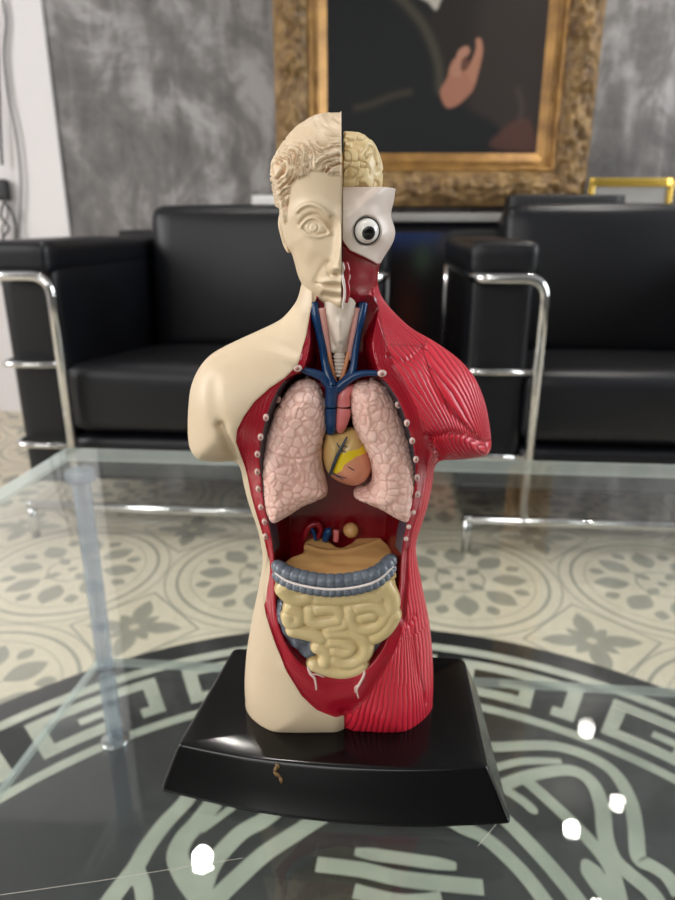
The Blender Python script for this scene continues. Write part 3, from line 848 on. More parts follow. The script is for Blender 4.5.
# ---------------- rib ends
ribs = [(297.5, 368), (307, 376), (291.3, 386.7), (278, 399.5), (266, 417.3), (260.7, 436.8), (257.6, 453.9), (257.5, 471.5), (258.5, 488.5), (261, 506.7), (264.7, 521.3), (265.5, 536),
        (382, 373.3), (371.5, 380), (386, 389.5), (398, 404.8), (406.8, 422.7), (412.2, 440.5), (415.8, 459), (417, 477.3), (417.4, 494), (413.4, 512), (408.6, 526.5), (406, 538.5)]
for k, (a, b) in enumerate(ribs):
    y = -24.0
    for _ in range(5):
        x, z = U(a, b, y); y = 0.5 * y + 0.5 * ysurf(x, z)
    y = max(y, -27); x, z = U(a, b, y)
    small = k in (1, 13, 21, 22, 23)
    sx, sz = (1.3, 1.7) if not small else (1.1, 1.2)
    ang = 0.7 if k in (2, 3) else (-0.6 if k in (14, 15) else 0.0)
    if k in (0, 12): sx, sz = 2.0, 1.6
    v, f = sphere((0, 0, 0), 1.0, 14, 10)
    v = v * [sx, 1.1, sz]
    v = v @ np.array([[math.cos(ang), 0, -math.sin(ang)], [0, 1, 0], [math.sin(ang), 0, math.cos(ang)]])
    o = mkobj('rib_end', (v + [x, y - 0.3, z + 22]) / 1000, f, M['bone'], torso)
    if not small:
        v2, f2 = sphere((0, 0, 0), 1.0, 10, 6)
        v2 = (v2 * [sx * 0.5, 0.5, sz * 0.5]) @ np.array([[math.cos(ang), 0, -math.sin(ang)], [0, 1, 0], [math.sin(ang), 0, math.cos(ang)]])
        mkobj('rib_core', (v2 + [x, y - 1.15, z + 22]) / 1000, f2, M['bonecore'], o)

# ---------------- gut
Z3 = lambda pts: [(240 + u / 3.375, 500 + v / 3.375) for u, v in pts]
def z3(pts, y): return [(U(240 + u / 3.375, 500 + v / 3.375, yy)[0], yy, U(240 + u / 3.375, 500 + v / 3.375, yy)[1]) for (u, v), yy in zip(pts, y if not np.isscalar(y) else [y] * len(pts))]
def tube_field(paths, x, y, z, k=0.9):
    X, Y, Z = np.meshgrid(x, y, z, indexing='ij')
    X = X.astype(np.float32); Y = Y.astype(np.float32); Z = Z.astype(np.float32)
    F = np.full(X.shape, 50, np.float32)
    for pts, r in paths:
        P = smooth_poly(pts, 4, False)
        G = np.full(X.shape, 50, np.float32)
        for a in P:
            m = np.sqrt((X - a[0]) ** 2 + (Y - a[1]) ** 2 + (Z - a[2]) ** 2) - r
            np.minimum(G, m, out=G)
        hh_ = np.clip(0.5 + 0.5 * (G - F) / k, 0, 1)
        F = G * (1 - hh_) + F * hh_ - k * hh_ * (1 - hh_)
    return F
gy = -20.0
GUT = [(120, 280), (118, 305), (130, 335), (152, 362), (150, 390), (160, 425), (195, 452), (238, 478), (262, 500), (262, 528), (236, 546), (248, 566), (300, 582), (350, 592),
       (398, 578), (412, 556), (438, 536), (440, 495), (447, 476), (498, 442), (524, 392), (532, 330), (522, 280), (500, 262), (140, 262)]
gp = np.array([(p[0], p[2]) for p in z3(GUT, gy - 2)])
gy = -20.3
LOOPS = [([(148, 298), (172, 320), (205, 326), (232, 318)], 3.7), ([(160, 285), (220, 292)], 3.4), ([(262, 325), (320, 328), (380, 322), (430, 315), (462, 322)], 3.6), ([(270, 298), (350, 300), (440, 290)], 3.4),
         ([(488, 290), (506, 318), (510, 350), (498, 372)], 3.6), ([(372, 366), (370, 400), (392, 426), (432, 430), (470, 412), (490, 382), (468, 358), (430, 352), (398, 360)], 3.3),
         ([(412, 391), (446, 386)], 3.0), ([(238, 368), (236, 396), (262, 408), (300, 405), (331, 398), (330, 370), (300, 361), (262, 364)], 3.2), ([(172, 362), (196, 376), (194, 402), (172, 408), (165, 388)], 3.4),
         ([(182, 434), (215, 441), (250, 449), (272, 458)], 3.5), ([(305, 440), (350, 440), (400, 450), (424, 480), (418, 515), (386, 540), (345, 542), (320, 528)], 3.6),
         ([(308, 472), (345, 476), (374, 491), (354, 508), (318, 502)], 3.1), ([(264, 492), (284, 500), (292, 524), (286, 542)], 3.3), ([(250, 552), (290, 568), (340, 577), (390, 568), (412, 552)], 3.4),
         ([(455, 456), (482, 438), (503, 412), (516, 385)], 3.5), ([(355, 400), (352, 418), (330, 425), (300, 430)], 2.6)]
loops = [(z3(p, -24.9 + r * 1.26), r * 1.26) for p, r in LOOPS]
lo = np.array([gp[:, 0].min() - 4, 0, gp[:, 1].min() - 4]); hi = np.array([gp[:, 0].max() + 4, 0, gp[:, 1].max() + 4])
x = np.arange(lo[0], hi[0], 0.4); y = np.arange(gy - 5, -5, 0.4); z = np.arange(lo[2], hi[2], 0.4)
F = tube_field(loops, x, y, z, 0.35)
gx, gz = np.meshgrid(x, z, indexing='ij')
bb = blur(poly_sdf(gx, gz, smooth_poly(gp, 4)), 1, 1)
bt = -21.9 + 2.5 * np.clip(1 - bb / 3.0, 0, 1) ** 2
F = np.minimum(F, np.maximum(-bb[:, None, :], bt[:, None, :] - y[None, :, None]).astype(np.float32))
F = np.maximum(F, (y - (-7))[None, :, None].astype(np.float32))
V, Q = surfnet(F, x, y, z)
V = relax(V, Q, 2, 0.4)
submesh('small_intestine', V, Q, M['gut'], torso, {'groove': sstep(-23.4, -22.0, V[:, 1]) * (V[:, 1] < -18)})  # crease shade painted into the gut colour, darker with depth
# grey pieces of colon beside it
for nm, pl, yc_, sd in (('cecum', [(125, 360), (150, 355), (175, 420), (240, 470), (270, 500), (262, 540), (220, 545), (180, 510), (140, 460), (122, 410)], -13, 61),
                        ('descending_colon', [(520, 410), (512, 440), (480, 500), (430, 552), (405, 548), (420, 500), (450, 450), (500, 420)], -13, 62)):
    V, Q = organ(np.array([(p[0], p[2]) for p in z3(pl, -19)]), yc_, 7.5, 8, 5, 0.42, 0)
    N = vnormals(V, Q); submesh(nm, V + N * (0.7 * vnoise(V / 2.6, sd))[:, None], Q, M['colon'], torso)
# transverse colon arc
cp = smooth_poly(np.array(z3([(114, 226), (158, 258), (230, 279), (310, 288), (400, 279), (470, 253), (522, 202)], [-14, -20, -24, -25, -24, -20, -13])), 10, False)
L = np.concatenate([[0], np.cumsum(np.linalg.norm(np.diff(cp, axis=0), axis=1))])
parts = []
def ridged(cp, off, r0, amp, per, seg=18):
    P = cp + off; n = len(P)
    rad = r0 * (1 + amp * (np.abs(np.sin(L * math.pi / per)) ** 0.5 - 0.6))
    e = np.clip(np.minimum(L, L[-1] - L) / 4.0, 0, 1); rad = rad * (0.35 + 0.65 * np.sqrt(e))
    T = np.gradient(P, axis=0); T /= np.linalg.norm(T, axis=1)[:, None]
    V, F = [], []
    for i in range(n):
        u = np.array([0, 0, 1.0]); u -= (u @ T[i]) * T[i]; u /= np.linalg.norm(u); v = np.cross(T[i], u)
        for k in range(seg):
            a = 2 * math.pi * k / seg; V.append(P[i] + rad[i] * (math.cos(a) * u + math.sin(a) * v))
    for i in range(n - 1):
        for k in range(seg): F.append((i * seg + k, i * seg + (k + 1) % seg, (i + 1) * seg + (k + 1) % seg, (i + 1) * seg + k))
    F.append(tuple(range(seg))[::-1]); F.append(tuple((n - 1) * seg + k for k in range(seg)))
    return np.array(V), F
# resample for smooth haustra
tt = np.linspace(0, L[-1], 220); cp = np.stack([np.interp(tt, L, cp[:, i]) for i in range(3)], 1); cp = blur(cp.T, 0, 0).T; L = tt
parts = [ridged(cp, np.array([0, 0.6, 1.9]), 3.5, 0.18, 4.2), ridged(cp, np.array([0, -2.4, -2.0]), 2.5, 0.24, 3.4)]
v, f = merge(parts)
colon = mkobj('transverse_colon', (v + [0, 0, 22]) / 1000, f, M['colon'], torso)
v, f = tube(cp[6:-6] + [0, -4.0, 0.1], 0.6, 10); mkobj('white_colon_band', (v + [0, 0, 22]) / 1000, f, M['whiteline'], colon)
# tan cut surface behind the colon (seen from above)
zt0 = U(337.8, 575, -22)[1]
o3 = [(150, 205), (168, 188), (212, 172), (216, 142), (232, 124), (262, 119), (295, 130), (325, 152), (348, 155), (375, 138), (410, 112), (440, 98), (462, 104), (478, 130), (512, 158), (505, 190), (440, 225), (340, 245), (240, 238), (180, 222)]
pz = []
for u, v in o3:
    a, b = 240 + u / 3.375, 500 + v / 3.375
    p = on_z(a, b, BASEZ + zt0 / 1000)
    for _ in range(6): p = on_z(a, b, BASEZ + zt0 / 1000 + 0.16 * (p[1] - YC + 0.022))
    pz.append((p[0] * 1000, (p[1] - YC) * 1000))
pz = smooth_poly(pz, 4)
lo = pz.min(0) - 3; hi = pz.max(0) + 3
x = np.arange(lo[0], hi[0], 0.45); y = np.arange(lo[1], hi[1], 0.45); z = np.arange(zt0 - 12, zt0 + 11, 0.45)
gx, gy_ = np.meshgrid(x, y, indexing='ij')
dd = blur(poly_sdf(gx, gy_, pz), 1, 1)
top = zt0 + 0.16 * (gy_ + 22) + 0.5 * vnoise(np.stack([gx.ravel() / 9, gy_.ravel() / 5, 0 * gx.ravel()], 1), 8).reshape(gx.shape) - 1.3 * np.clip(1 - dd / 2.0, 0, 1) ** 2 \
      + 0.9 * np.exp(-(line_dist(gx, gy_, smooth_poly([(-18, 2), (-5, -3), (8, -2), (22, 6)], 4, False)) / 1.2) ** 2) - 1.2 * sstep(2.5, -2.5, gy_ + 0.08 * gx + 9)
F = np.maximum(-dd[:, :, None] + 0 * z[None, None, :], np.maximum(z[None, None, :] - top[:, :, None], (zt0 - 10) - z[None, None, :]))
V, Q = surfnet(F, x, y, z)
submesh('tan_stomach_section', V, Q, M['stomach'], torso)
# vessels and lump behind it
v, f = sphere((U(351, 531, 2)[0], 3, U(351, 531, 2)[1]), 3.9, 24, 16); mkobj('tan_lobe', (v + [0, 0, 22]) / 1000, f, M['stomach'], torso)
dp = lambda pts, y: [(U(a, b, y)[0], y, U(a, b, y)[1]) for a, b in pts]
tobj('pink_vessel_stub', [(dp([(336, 541), (336.5, 530)], 2), [1.5, 1.5])], M['pink'], torso)
tobj('blue_vessel_stub', [(dp([(325, 541), (328, 532), (331, 531)], 3), [1.6, 2.2, 1.8]), (dp([(316, 540), (313, 531), (309, 527)], 4), [1.0, 1.1, 0.8])], M['blue'], torso)
tobj('dark_red_vessels', [(dp([(304, 540), (308, 528), (316, 524), (322, 530)], 4), [1.4, 1.6, 1.5, 1.2]), (dp([(318, 538), (321, 529), (318, 522)], 4), [1.2, 1.3, 1.0])], M['jaw'], torso)
# white groin vessels lying on the crimson apron
def lay(pts, lift=0.25):
    out = []
    for a, b in pts:
        y = -24.0
        for _ in range(6):
            xx, zz = U(a, b, y); y = 0.5 * y + 0.5 * ysurf(xx, zz)
        xx, zz = U(a, b, y); out.append((xx, y - lift, zz))
    return out
tobj('white_groin_vessel', [(lay(Z3([(228, 560), (238, 585), (252, 602), (258, 640)])), [0.5, 0.75, 0.6, 0.35]), (lay(Z3([(240, 588), (260, 588), (284, 598)])), [0.5, 0.4, 0.2])], M['bone'], torso)
tobj('white_groin_vessel', [(lay(Z3([(424, 552), (418, 590), (402, 622), (394, 640), (400, 668)])), [0.5, 0.65, 0.7, 0.5, 0.3]), (lay(Z3([(402, 622), (388, 632), (390, 650)])), [0.5, 0.35, 0.25])], M['bone'], torso)

# ---------------- plinth
top_c = [(-81.4, 268.1), (-43.3, 259.2), (-3.2, 254.2), (35.2, 251.8), (73.6, 252.9), (77.5, 338.5), (5, 345), (-65.1, 349.0)]
bot_c = [(-90.5, 260.0), (-44, 247.6), (-3.1, 241.0), (39.3, 238.4), (83.5, 240.4), (86.5, 345), (5, 352), (-72, 356)]
def outline(c, n=14):
    c = [np.array(p, float) for p in c]
    fr = smooth_poly(c[:5], 8, False); out = list(fr)
    out += [c[4] + (c[5] - c[4]) * t for t in np.linspace(0.08, 0.92, 8)]
    out += list(smooth_poly(c[5:8], 6, False)); out += [c[7] + (c[0] - c[7]) * t for t in np.linspace(0.08, 0.92, 8)]
    return np.array(out)
ot, ob = outline(top_c), outline(bot_c)
def rnd(o, it):
    for _ in range(it): o = 0.25 * np.roll(o, 1, 0) + 0.5 * o + 0.25 * np.roll(o, -1, 0)
    return o
def resamp(o, n=260):
    c = np.concatenate([o, o[:1]]); s = np.concatenate([[0], np.cumsum(np.hypot(*np.diff(c, axis=0).T))])
    return s, c
# resample both by the same parameter so rings match
ks = np.linspace(0, len(ot), 480, endpoint=False)
def par(o):
    c = np.concatenate([o, o[:1]]); return np.stack([np.interp(ks, np.arange(len(c)), c[:, i]) for i in range(2)], 1)
ot, ob = rnd(par(ot), 14), rnd(par(ob), 22)
cen = ot.mean(0)
rings = []
prof = [(0.0, -22.0, -0.6), (0.0, -21.6, 0.0), (0.06, -20.6, 0.0), (0.5, -11, 0.0), (0.93, -2.2, 0.0), (0.965, -1.3, -0.1), (0.985, -0.6, -0.45), (1.0, -0.15, -1.1), (1.0, 0.0, -2.0)]
for t, zz, ins in prof:
    r = ob * (1 - t) + ot * t
    nrm = r - cen; nrm /= np.linalg.norm(nrm, axis=1)[:, None]
    r = r + nrm * ins
    rings.append(np.c_[r[:, 0], r[:, 1] - 300.0, np.full(len(r), zz)])
n = len(ks); V = np.concatenate(rings); F = []
for j in range(len(rings) - 1):
    for i in range(n): F.append((j * n + i, j * n + (i + 1) % n, (j + 1) * n + (i + 1) % n, (j + 1) * n + i))
inner = rings[-1] * [0.6, 0.6, 1] + [cen[0] * 0.4, (cen[1] - 300) * 0.4, 0]; o_ = len(V)
V = np.concatenate([V, inner, [[cen[0], cen[1] - 300, 0]]]); j = len(rings) - 1
for i in range(n):
    F.append((j * n + i, j * n + (i + 1) % n, o_ + (i + 1) % n, o_ + i)); F.append((o_ + i, o_ + (i + 1) % n, len(V) - 1))
F.append(tuple(range(n))[::-1])
plinth = mkobj('black_plinth', (V + [0, 0, 22]) / 1000, F, M['plinth'], torso)
gl_ = []
for a, b in (((277, 766), (274, 772)), ((274, 772), (280, 777)), ((280, 777), (282, 783)), ((276, 764), (279, 768))):
    P = []
    for px_, py_ in (a, b):
        fy = 0.2528 - 0.012 * (py_ - 762) / 55 + 0.0035
        p = on_y(px_, py_, fy); P.append((p[0] * 1000, (fy - 0.3) * 1000, (p[2] - BASEZ) * 1000))
    gl_.append(tube(np.linspace(P[0], P[1], 5), [0.7, 1.0, 0.5], 8))
v, f = merge(gl_); mkobj('dried_glue_drip', (v + [0, 0, 22]) / 1000, f, M['glue'], plinth)

# ================================================================== GLASS TABLE
TL, TLn = (-0.357, 0.8146), (-0.3779, 0.6829)
yaw = -0.085
ex_ = np.array([1, yaw]); ex_ /= np.linalg.norm(ex_)
ey_ = np.array([0.125, 1.0]); ey_ /= np.linalg.norm(ey_)
TW, TD = 1.02, 0.86
def tpt(s, t): return np.array(TL) + ex_ * s - ey_ * t
table = empty('glass_coffee_table', (*tpt(TW / 2, TD / 2), 0.0))
tag(table, 'two-tier clear glass coffee table on round clear legs carrying the anatomy model', 'coffee table')
org = np.array([*tpt(TW / 2, TD / 2), 0.0])
def slab(name, s0, s1, t0, t1, z0, z1, parent):
    c = [tpt(s0, t0), tpt(s1, t0), tpt(s1, t1), tpt(s0, t1)]
    ctr = sum(c) / 4; b = 0.003
    def ring(ins, z):
        out = []
        for i in range(4):
            p = c[i]; d1 = c[i - 1] - p; d2_ = c[(i + 1) % 4] - p
            d1 = d1 / np.linalg.norm(d1); d2_ = d2_ / np.linalg.norm(d2_)
            rr = 0.006
            for k in range(5):
                a = k / 4
                q_ = p + (d1 * (1 - a) ** 2 + d2_ * a ** 2) * rr + (ctr - p) / np.linalg.norm(ctr - p) * ins * 1.4
                out.append((q_[0], q_[1], z))
        return np.array(out)
    R = [ring(b, z0), ring(0, z0 + b), ring(0, z1 - b), ring(b, z1)]
    m = len(R[0]); V = np.concatenate(R) - org; F, mi = [], []
    for j in range(3):
        for i in range(m): F.append((j * m + i, (j + 1) * m + i, (j + 1) * m + (i + 1) % m, j * m + (i + 1) % m)); mi.append(1)
    F = [q_[::-1] for q_ in F]
    F.append(tuple(range(m))[::-1] if False else tuple(range(m))); mi.append(0)
    F.append(tuple(3 * m + k for k in range(m))[::-1]); mi.append(0)
    o = mkobj(name, V, F, [M['glass'], M['edge']], parent, smooth=False, mi=mi)
    bm = bmesh.new(); bm.from_mesh(o.data); bmesh.ops.recalc_face_normals(bm, faces=bm.faces); bm.to_mesh(o.data); bm.free()
    return o
slab('glass_tabletop', 0, TW, 0, TD, GLASSZ - 0.018, GLASSZ, table)
SHZ = 0.137
slab('lower_glass_shelf', 0.012, TW - 0.012, 0.012, TD - 0.012, SHZ - 0.015, SHZ, table)
def cyl(c, r, z0, z1, seg=28, bev=0.0015):
    V, F = [], []
    pr = [(r - bev, z0), (r, z0 + bev), (r, z1 - bev), (r - bev, z1)]
    for rr, zz in pr:
        for k in range(seg):
            a = 2 * math.pi * k / seg; V.append((c[0] + rr * math.cos(a), c[1] + rr * math.sin(a), zz))
    for j in range(3):
        for k in range(seg): F.append((j * seg + k, j * seg + (k + 1) % seg, (j + 1) * seg + (k + 1) % seg, (j + 1) * seg + k))
    F.append(tuple(range(seg))[::-1]); F.append(tuple(3 * seg + k for k in range(seg)))
    return np.array(V), F
for s, t in ((0.035, 0.035), (TW - 0.035, 0.035), (0.035, TD - 0.035), (TW - 0.035, TD - 0.035)):
    p = tpt(s, t)
    v, f = merge([cyl(p, 0.0115, 0.012, SHZ - 0.0151), cyl(p, 0.0115, SHZ + 0.0001, GLASSZ - 0.033)])
    leg = mkobj('leg', v - org, f, M['acrylic'], table)
    v, f = cyl(p, 0.019, GLASSZ - 0.033, GLASSZ - 0.0181); mkobj('leg_collar', v - org, f, M['acrylic'], leg)
    v, f = cyl(p, 0.021, 0.0, 0.012); mkobj('leg_foot', v - org, f, M['chrome'], leg)
# hairline scratches in the top
sc = []
for (a, b), (c, d) in (((0, 895), (98, 881)), ((98, 881), (178, 868)), ((178, 868), (243, 858)), ((612, 706), (690, 738)), ((605, 728), (660, 748)), ((478, 846), (498, 822)), ((170, 872), (182, 868))):
    p, q_ = on_z(a, b, GLASSZ + 0.00012), on_z(c, d, GLASSZ + 0.00012)
    sc.append(tube(np.linspace(p, q_, 4), 0.00013, 4))
for v, f in sc: mkobj('surface_scratch', v - org, f, M['dust'], table)

# ================================================================== FLOOR
class NX:
    nt = None
    def __init__(s, sock): s.s = sock
    @staticmethod
    def op(o, *a, clamp=False):
        n = NX.nt.nodes.new('ShaderNodeMath'); n.operation = o; n.use_clamp = clamp
        for i, v in enumerate(a):
            if isinstance(v, NX): NX.nt.links.new(v.s, n.inputs[i])
            else: n.inputs[i].default_value = v
        return NX(n.outputs[0])
    def __add__(s, o): return NX.op('ADD', s, o)
    def __sub__(s, o): return NX.op('SUBTRACT', s, o)
    def __rsub__(s, o): return NX.op('SUBTRACT', o, s)
    def __mul__(s, o): return NX.op('MULTIPLY', s, o)
    def __truediv__(s, o): return NX.op('DIVIDE', s, o)
def band(v, c, w, soft=0.0015):      # 1 where |v-c|<w
    return NX.op('DIVIDE', w - NX.op('ABSOLUTE', v - c), soft * 1.0, clamp=True) if False else NX.op('MULTIPLY', (NX.op('ABSOLUTE', v - c) * -1.0 + w), 1 / soft, clamp=True)
def below(v, c, soft=0.05): return NX.op('MULTIPLY', (v * -1.0 + c), 1 / soft, clamp=True)
def tmax(a, b): return NX.op('MAXIMUM', a, b)

A_ = on_z(460, 579, 0.0); PER = 0.43; fyaw = math.atan(-0.052)
def floor_mat():
    m = bpy.data.materials.new('patterned_cement_tile'); m.use_nodes = True; nt = m.node_tree; NX.nt = nt
    b = nt.nodes['Principled BSDF']
    tc = nt.nodes.new('ShaderNodeTexCoord'); sep = nt.nodes.new('ShaderNodeSeparateXYZ'); nt.links.new(tc.outputs['Object'], sep.inputs[0])
    X, Y = NX(sep.outputs[0]), NX(sep.outputs[1])
    wrap = lambda v, p: NX.op('WRAP', v, p / 2, -p / 2)
    x, y = wrap(X, PER), wrap(Y, PER)
    x2, y2 = wrap(X + PER / 2, PER), wrap(Y + PER / 2, PER)
    def rad(x, y): return NX.op('SQRT', x * x + y * y)
    def leaves(x, y, n, r0, la, lb, ph=0.0):
        r = rad(x, y); t = NX.op('ARCTAN2', y, x) + ph
        w = 2 * math.pi / n; t = NX.op('WRAP', t, w / 2, -w / 2)
        u = (r * NX.op('COSINE', t) - r0) / la; v = r * NX.op('SINE', t) / lb
        # pointed leaf
        return below(NX.op('ABSOLUTE', v) + u * u, 1.0, 0.15)
    r = rad(x, y)
    k = band(r, 0.186, 0.0045)
    k = tmax(k, band(r, 0.158, 0.0025) * 0.55)
    k = tmax(k, leaves(x, y, 8, 0.106, 0.040, 0.027))
    k = tmax(k, leaves(x, y, 8, 0.132, 0.019, 0.015, math.pi / 8))
    k = tmax(k, leaves(x, y, 4, 0.045, 0.022, 0.013, math.pi / 4))
    k = tmax(k, band(r, 0.052, 0.003)); k = tmax(k, below(r, 0.012, 0.003))
    r2 = rad(x2, y2)
    k = tmax(k, leaves(x2, y2, 4, 0.05, 0.045, 0.02)); k = tmax(k, leaves(x2, y2, 4, 0.03, 0.025, 0.012, math.pi / 4))
    k = tmax(k, band(NX.op('ABSOLUTE', x2) + NX.op('ABSOLUTE', y2), 0.125, 0.004))
    k = tmax(k, band(r, 0.212, 0.003) * 0.8)
    g = tmax(band(wrap(X, PER / 2), 0.0, 0.0012), band(wrap(Y, PER / 2), 0.0, 0.0012))
    n1 = nt.nodes.new('ShaderNodeTexNoise'); n1.inputs['Scale'].default_value = 5; n1.inputs['Detail'].default_value = 6; nt.links.new(tc.outputs['Object'], n1.inputs['Vector'])
    n2 = nt.nodes.new('ShaderNodeTexNoise'); n2.inputs['Scale'].default_value = 60; n2.inputs['Detail'].default_value = 3; nt.links.new(tc.outputs['Object'], n2.inputs['Vector'])
    def mix(f, a, b_):
        n = nt.nodes.new('ShaderNodeMix'); n.data_type = 'RGBA'
        if isinstance(f, NX): nt.links.new(f.s, n.inputs['Factor'])
        else: n.inputs['Factor'].default_value = f
        for s_, v in (('A', a), ('B', b_)):
            if isinstance(v, tuple): n.inputs[s_].default_value = v
            else: nt.links.new(v, n.inputs[s_])
        return n.outputs['Result']
    cream = mix(NX(n1.outputs['Fac']), srgb(226, 216, 194), srgb(202, 190, 166))
    dark = mix(NX(n1.outputs['Fac']), srgb(132, 134, 124), srgb(108, 112, 104))
    c = mix(k * 0.72, cream, dark)
    c = mix(g * 0.5, c, srgb(120, 110, 92))
    c = mix((NX(n2.outputs['Fac']) - 0.45) * 0.5, c, srgb(150, 140, 118))
    nt.links.new(c, b.inputs['Base Color']); b.inputs['Roughness'].default_value = 0.38
    return m
FM = floor_mat()
floor = mkobj('floor', [(-4, -3, 0), (4, -3, 0), (4, 6, 0), (-4, 6, 0)], [(0, 1, 2, 3)], FM, smooth=False)
me = floor.data
mt = Matrix.Translation((A_[0], A_[1], 0)) @ Matrix.Rotation(fyaw, 4, 'Z')
me.transform(mt.inverted()); floor.matrix_world = mt
floor['kind'] = 'structure'

# black medallion laid over the tiles
MC = np.array([0.0235, 0.2485]); MR = 0.828
def medallion():
    m_b = mat('black_terrazzo', (18, 20, 22), 0.4, vary=(9, (32, 35, 37), 0.8))
    m_w = mat('ivory_inlay', (196, 196, 180), 0.38, vary=(14, (160, 164, 150), 0.8))
    V, F, mi = [], [], []
    def addpoly(p, z, m):
        o = len(V)
        for a in p: V.append((a[0], a[1], z))
        F.append(tuple(range(o, o + len(p)))); mi.append(m)
    N_ = 128
    o = len(V)
    for zz in (0.0, 0.004):
        for k in range(N_):
            a = 2 * math.pi * k / N_; V.append((MR * math.cos(a), MR * math.sin(a), zz))
    F.append(tuple(N_ + k for k in range(N_))); mi.append(0)
    for k in range(N_): F.append((k, (k + 1) % N_, N_ + (k + 1) % N_, N_ + k)); mi.append(0)
    zt = 0.0044; lift = [0.0]
    def arc(r0, r1, a0, a1, n=None, z=zt):
        n = n or max(2, int(abs(a1 - a0) / (2 * math.pi) * 180))
        o = len(V); lift[0] += 0.000012; z = z + lift[0]
        for k in range(n + 1):
            a = a0 + (a1 - a0) * k / n
            V.append((r0 * math.cos(a), r0 * math.sin(a), z)); V.append((r1 * math.cos(a), r1 * math.sin(a), z))
        for k in range(n): F.append((o + 2 * k, o + 2 * k + 1, o + 2 * k + 3, o + 2 * k + 2)); mi.append(1)
    arc(0.766, 0.786, 0, 2 * math.pi, 180)
    arc(0.628, 0.645, 0, 2 * math.pi, 180)
    # running key pattern between the rings
    NK = 19; w = 2 * math.pi / NK; b = 0.022; r0, r1 = 0.662, 0.752
    for k in range(NK):
        a = k * w + 0.05
        t = b / 0.7
        arc(r1 - b, r1, a, a + 0.80 * w)                    # outer bar
        arc(r0, r1, a + 0.80 * w - t, a + 0.80 * w, 2)       # riser
        arc(r0, r0 + b, a + 0.28 * w, a + 0.80 * w)         # inner bar
        arc(r0, r0 + 0.052, a + 0.28 * w, a + 0.28 * w + t, 2)
        arc(r0 + 0.036, r0 + 0.052, a + 0.28 * w, a + 0.52 * w, 2)
        arc(r0, r0 + b, a - 0.02 * w, a + 0.14 * w); arc(r0, r1, a - 0.02 * w, a - 0.02 * w + t, 2)
    def ribbon(pts, w, taper=(1, 1)):
        P = smooth_poly([on_z(a, b_, 0.004)[:2] - MC for a, b_ in pts], 7, False)
        T = np.gradient(P, axis=0); T /= np.linalg.norm(T, axis=1)[:, None]; Nn = np.c_[-T[:, 1], T[:, 0]]
        s = np.linspace(0, 1, len(P))
        ww = w / 2 * (taper[0] + (1 - taper[0]) * np.clip(s * 5, 0, 1)) * (taper[1] + (1 - taper[1]) * np.clip((1 - s) * 5, 0, 1))
        o = len(V); lift[0] += 0.000012; z_ = zt + lift[0]
        for p, n_, q_ in zip(P, Nn, ww):
            V.append((*(p + n_ * q_), z_)); V.append((*(p - n_ * q_), z_))
        for k in range(len(P) - 1): F.append((o + 2 * k, o + 2 * k + 1, o + 2 * k + 3, o + 2 * k + 2)); mi.append(1)
    z2 = lambda p: [(460 + u / 3.14, 620 + v / 3.14) for u, v in p]
    z3_ = lambda p: [(100 + u / 3.375, 780 + v / 3.375) for u, v in p]
    z4 = lambda p: [(280 + u / 2.41, 800 + v / 2.41) for u, v in p]
    rb = []
    R_ = lambda p, w, t=(1, 1): rb.append((p, w, t))
    R_(z2([(40, 395), (110, 402), (200, 398), (300, 400), (400, 430), (480, 480), (530, 560), (550, 650), (560, 750), (600, 775), (650, 810), (690, 870)]), 0.019)
    R_(z2([(60, 480), (120, 465), (200, 447), (318, 447)]), 0.013, (1, 0.7))
    R_(z2([(60, 560), (140, 520), (230, 490), (340, 475), (410, 510), (445, 590), (455, 680), (480, 750), (530, 800), (600, 860), (640, 930)]), 0.020)
    R_(z2([(205, 505), (300, 590), (400, 690), (470, 780), (500, 880), (520, 980)]), 0.018)
    R_(z2([(140, 535), (200, 575), (240, 612)]), 0.014, (1, 0.4))
    R_(z2([(60, 570), (140, 630), (230, 720), (310, 810), (380, 900), (440, 1000)]), 0.020)
    R_(z2([(-60, 610), (0, 652), (80, 690), (180, 780), (260, 880), (320, 980)]), 0.019)
    R_(z2([(388, 755), (430, 820), (490, 900), (560, 1000)]), 0.026, (0.2, 1))
    R_(z3_([(330, 10), (290, 75), (220, 150), (160, 230), (120, 300), (50, 390), (-10, 480)]), 0.022)
    R_(z3_([(118, 300), (140, 350), (150, 400), (150, 480)]), 0.019)
    R_(z3_([(385, 80), (330, 150), (285, 200), (262, 260), (290, 330), (340, 400), (380, 470)]), 0.026)
    R_(z3_([(450, 95), (340, 175)]), 0.011)
    R_(z3_([(620, 80), (560, 135), (480, 180), (410, 250), (370, 310), (340, 400), (330, 480)]), 0.023)
    R_(z3_([(760, 120), (675, 175), (560, 250), (470, 330), (400, 400), (350, 480)]), 0.023)
    for p, w, t in rb:
        ribbon(p, w, t)
    R2 = [(z4([(180, 128), (300, 145), (425, 163)]), 0.017, (0.6, 0.6)), (z4([(88, 158), (200, 172), (300, 194), (490, 214)]), 0.020, (1, 1)), (z4([(178, 222), (290, 248), (390, 242)]), 0.018, (1, 1))]
    for p, w, t in R2: ribbon(p, w, t)
    # the near half of the pattern (below the frame) mirrors the far half about the centre bars
    far = len(V)
    V = np.array(V)
    o = mkobj('floor_medallion', V, F, [m_b, m_w], smooth=False, mi=mi)
    o.location = (MC[0], MC[1], 0)
    tag(o, 'round black floor medallion with ivory key border and curling bands under the table', 'floor medallion')
medallion()

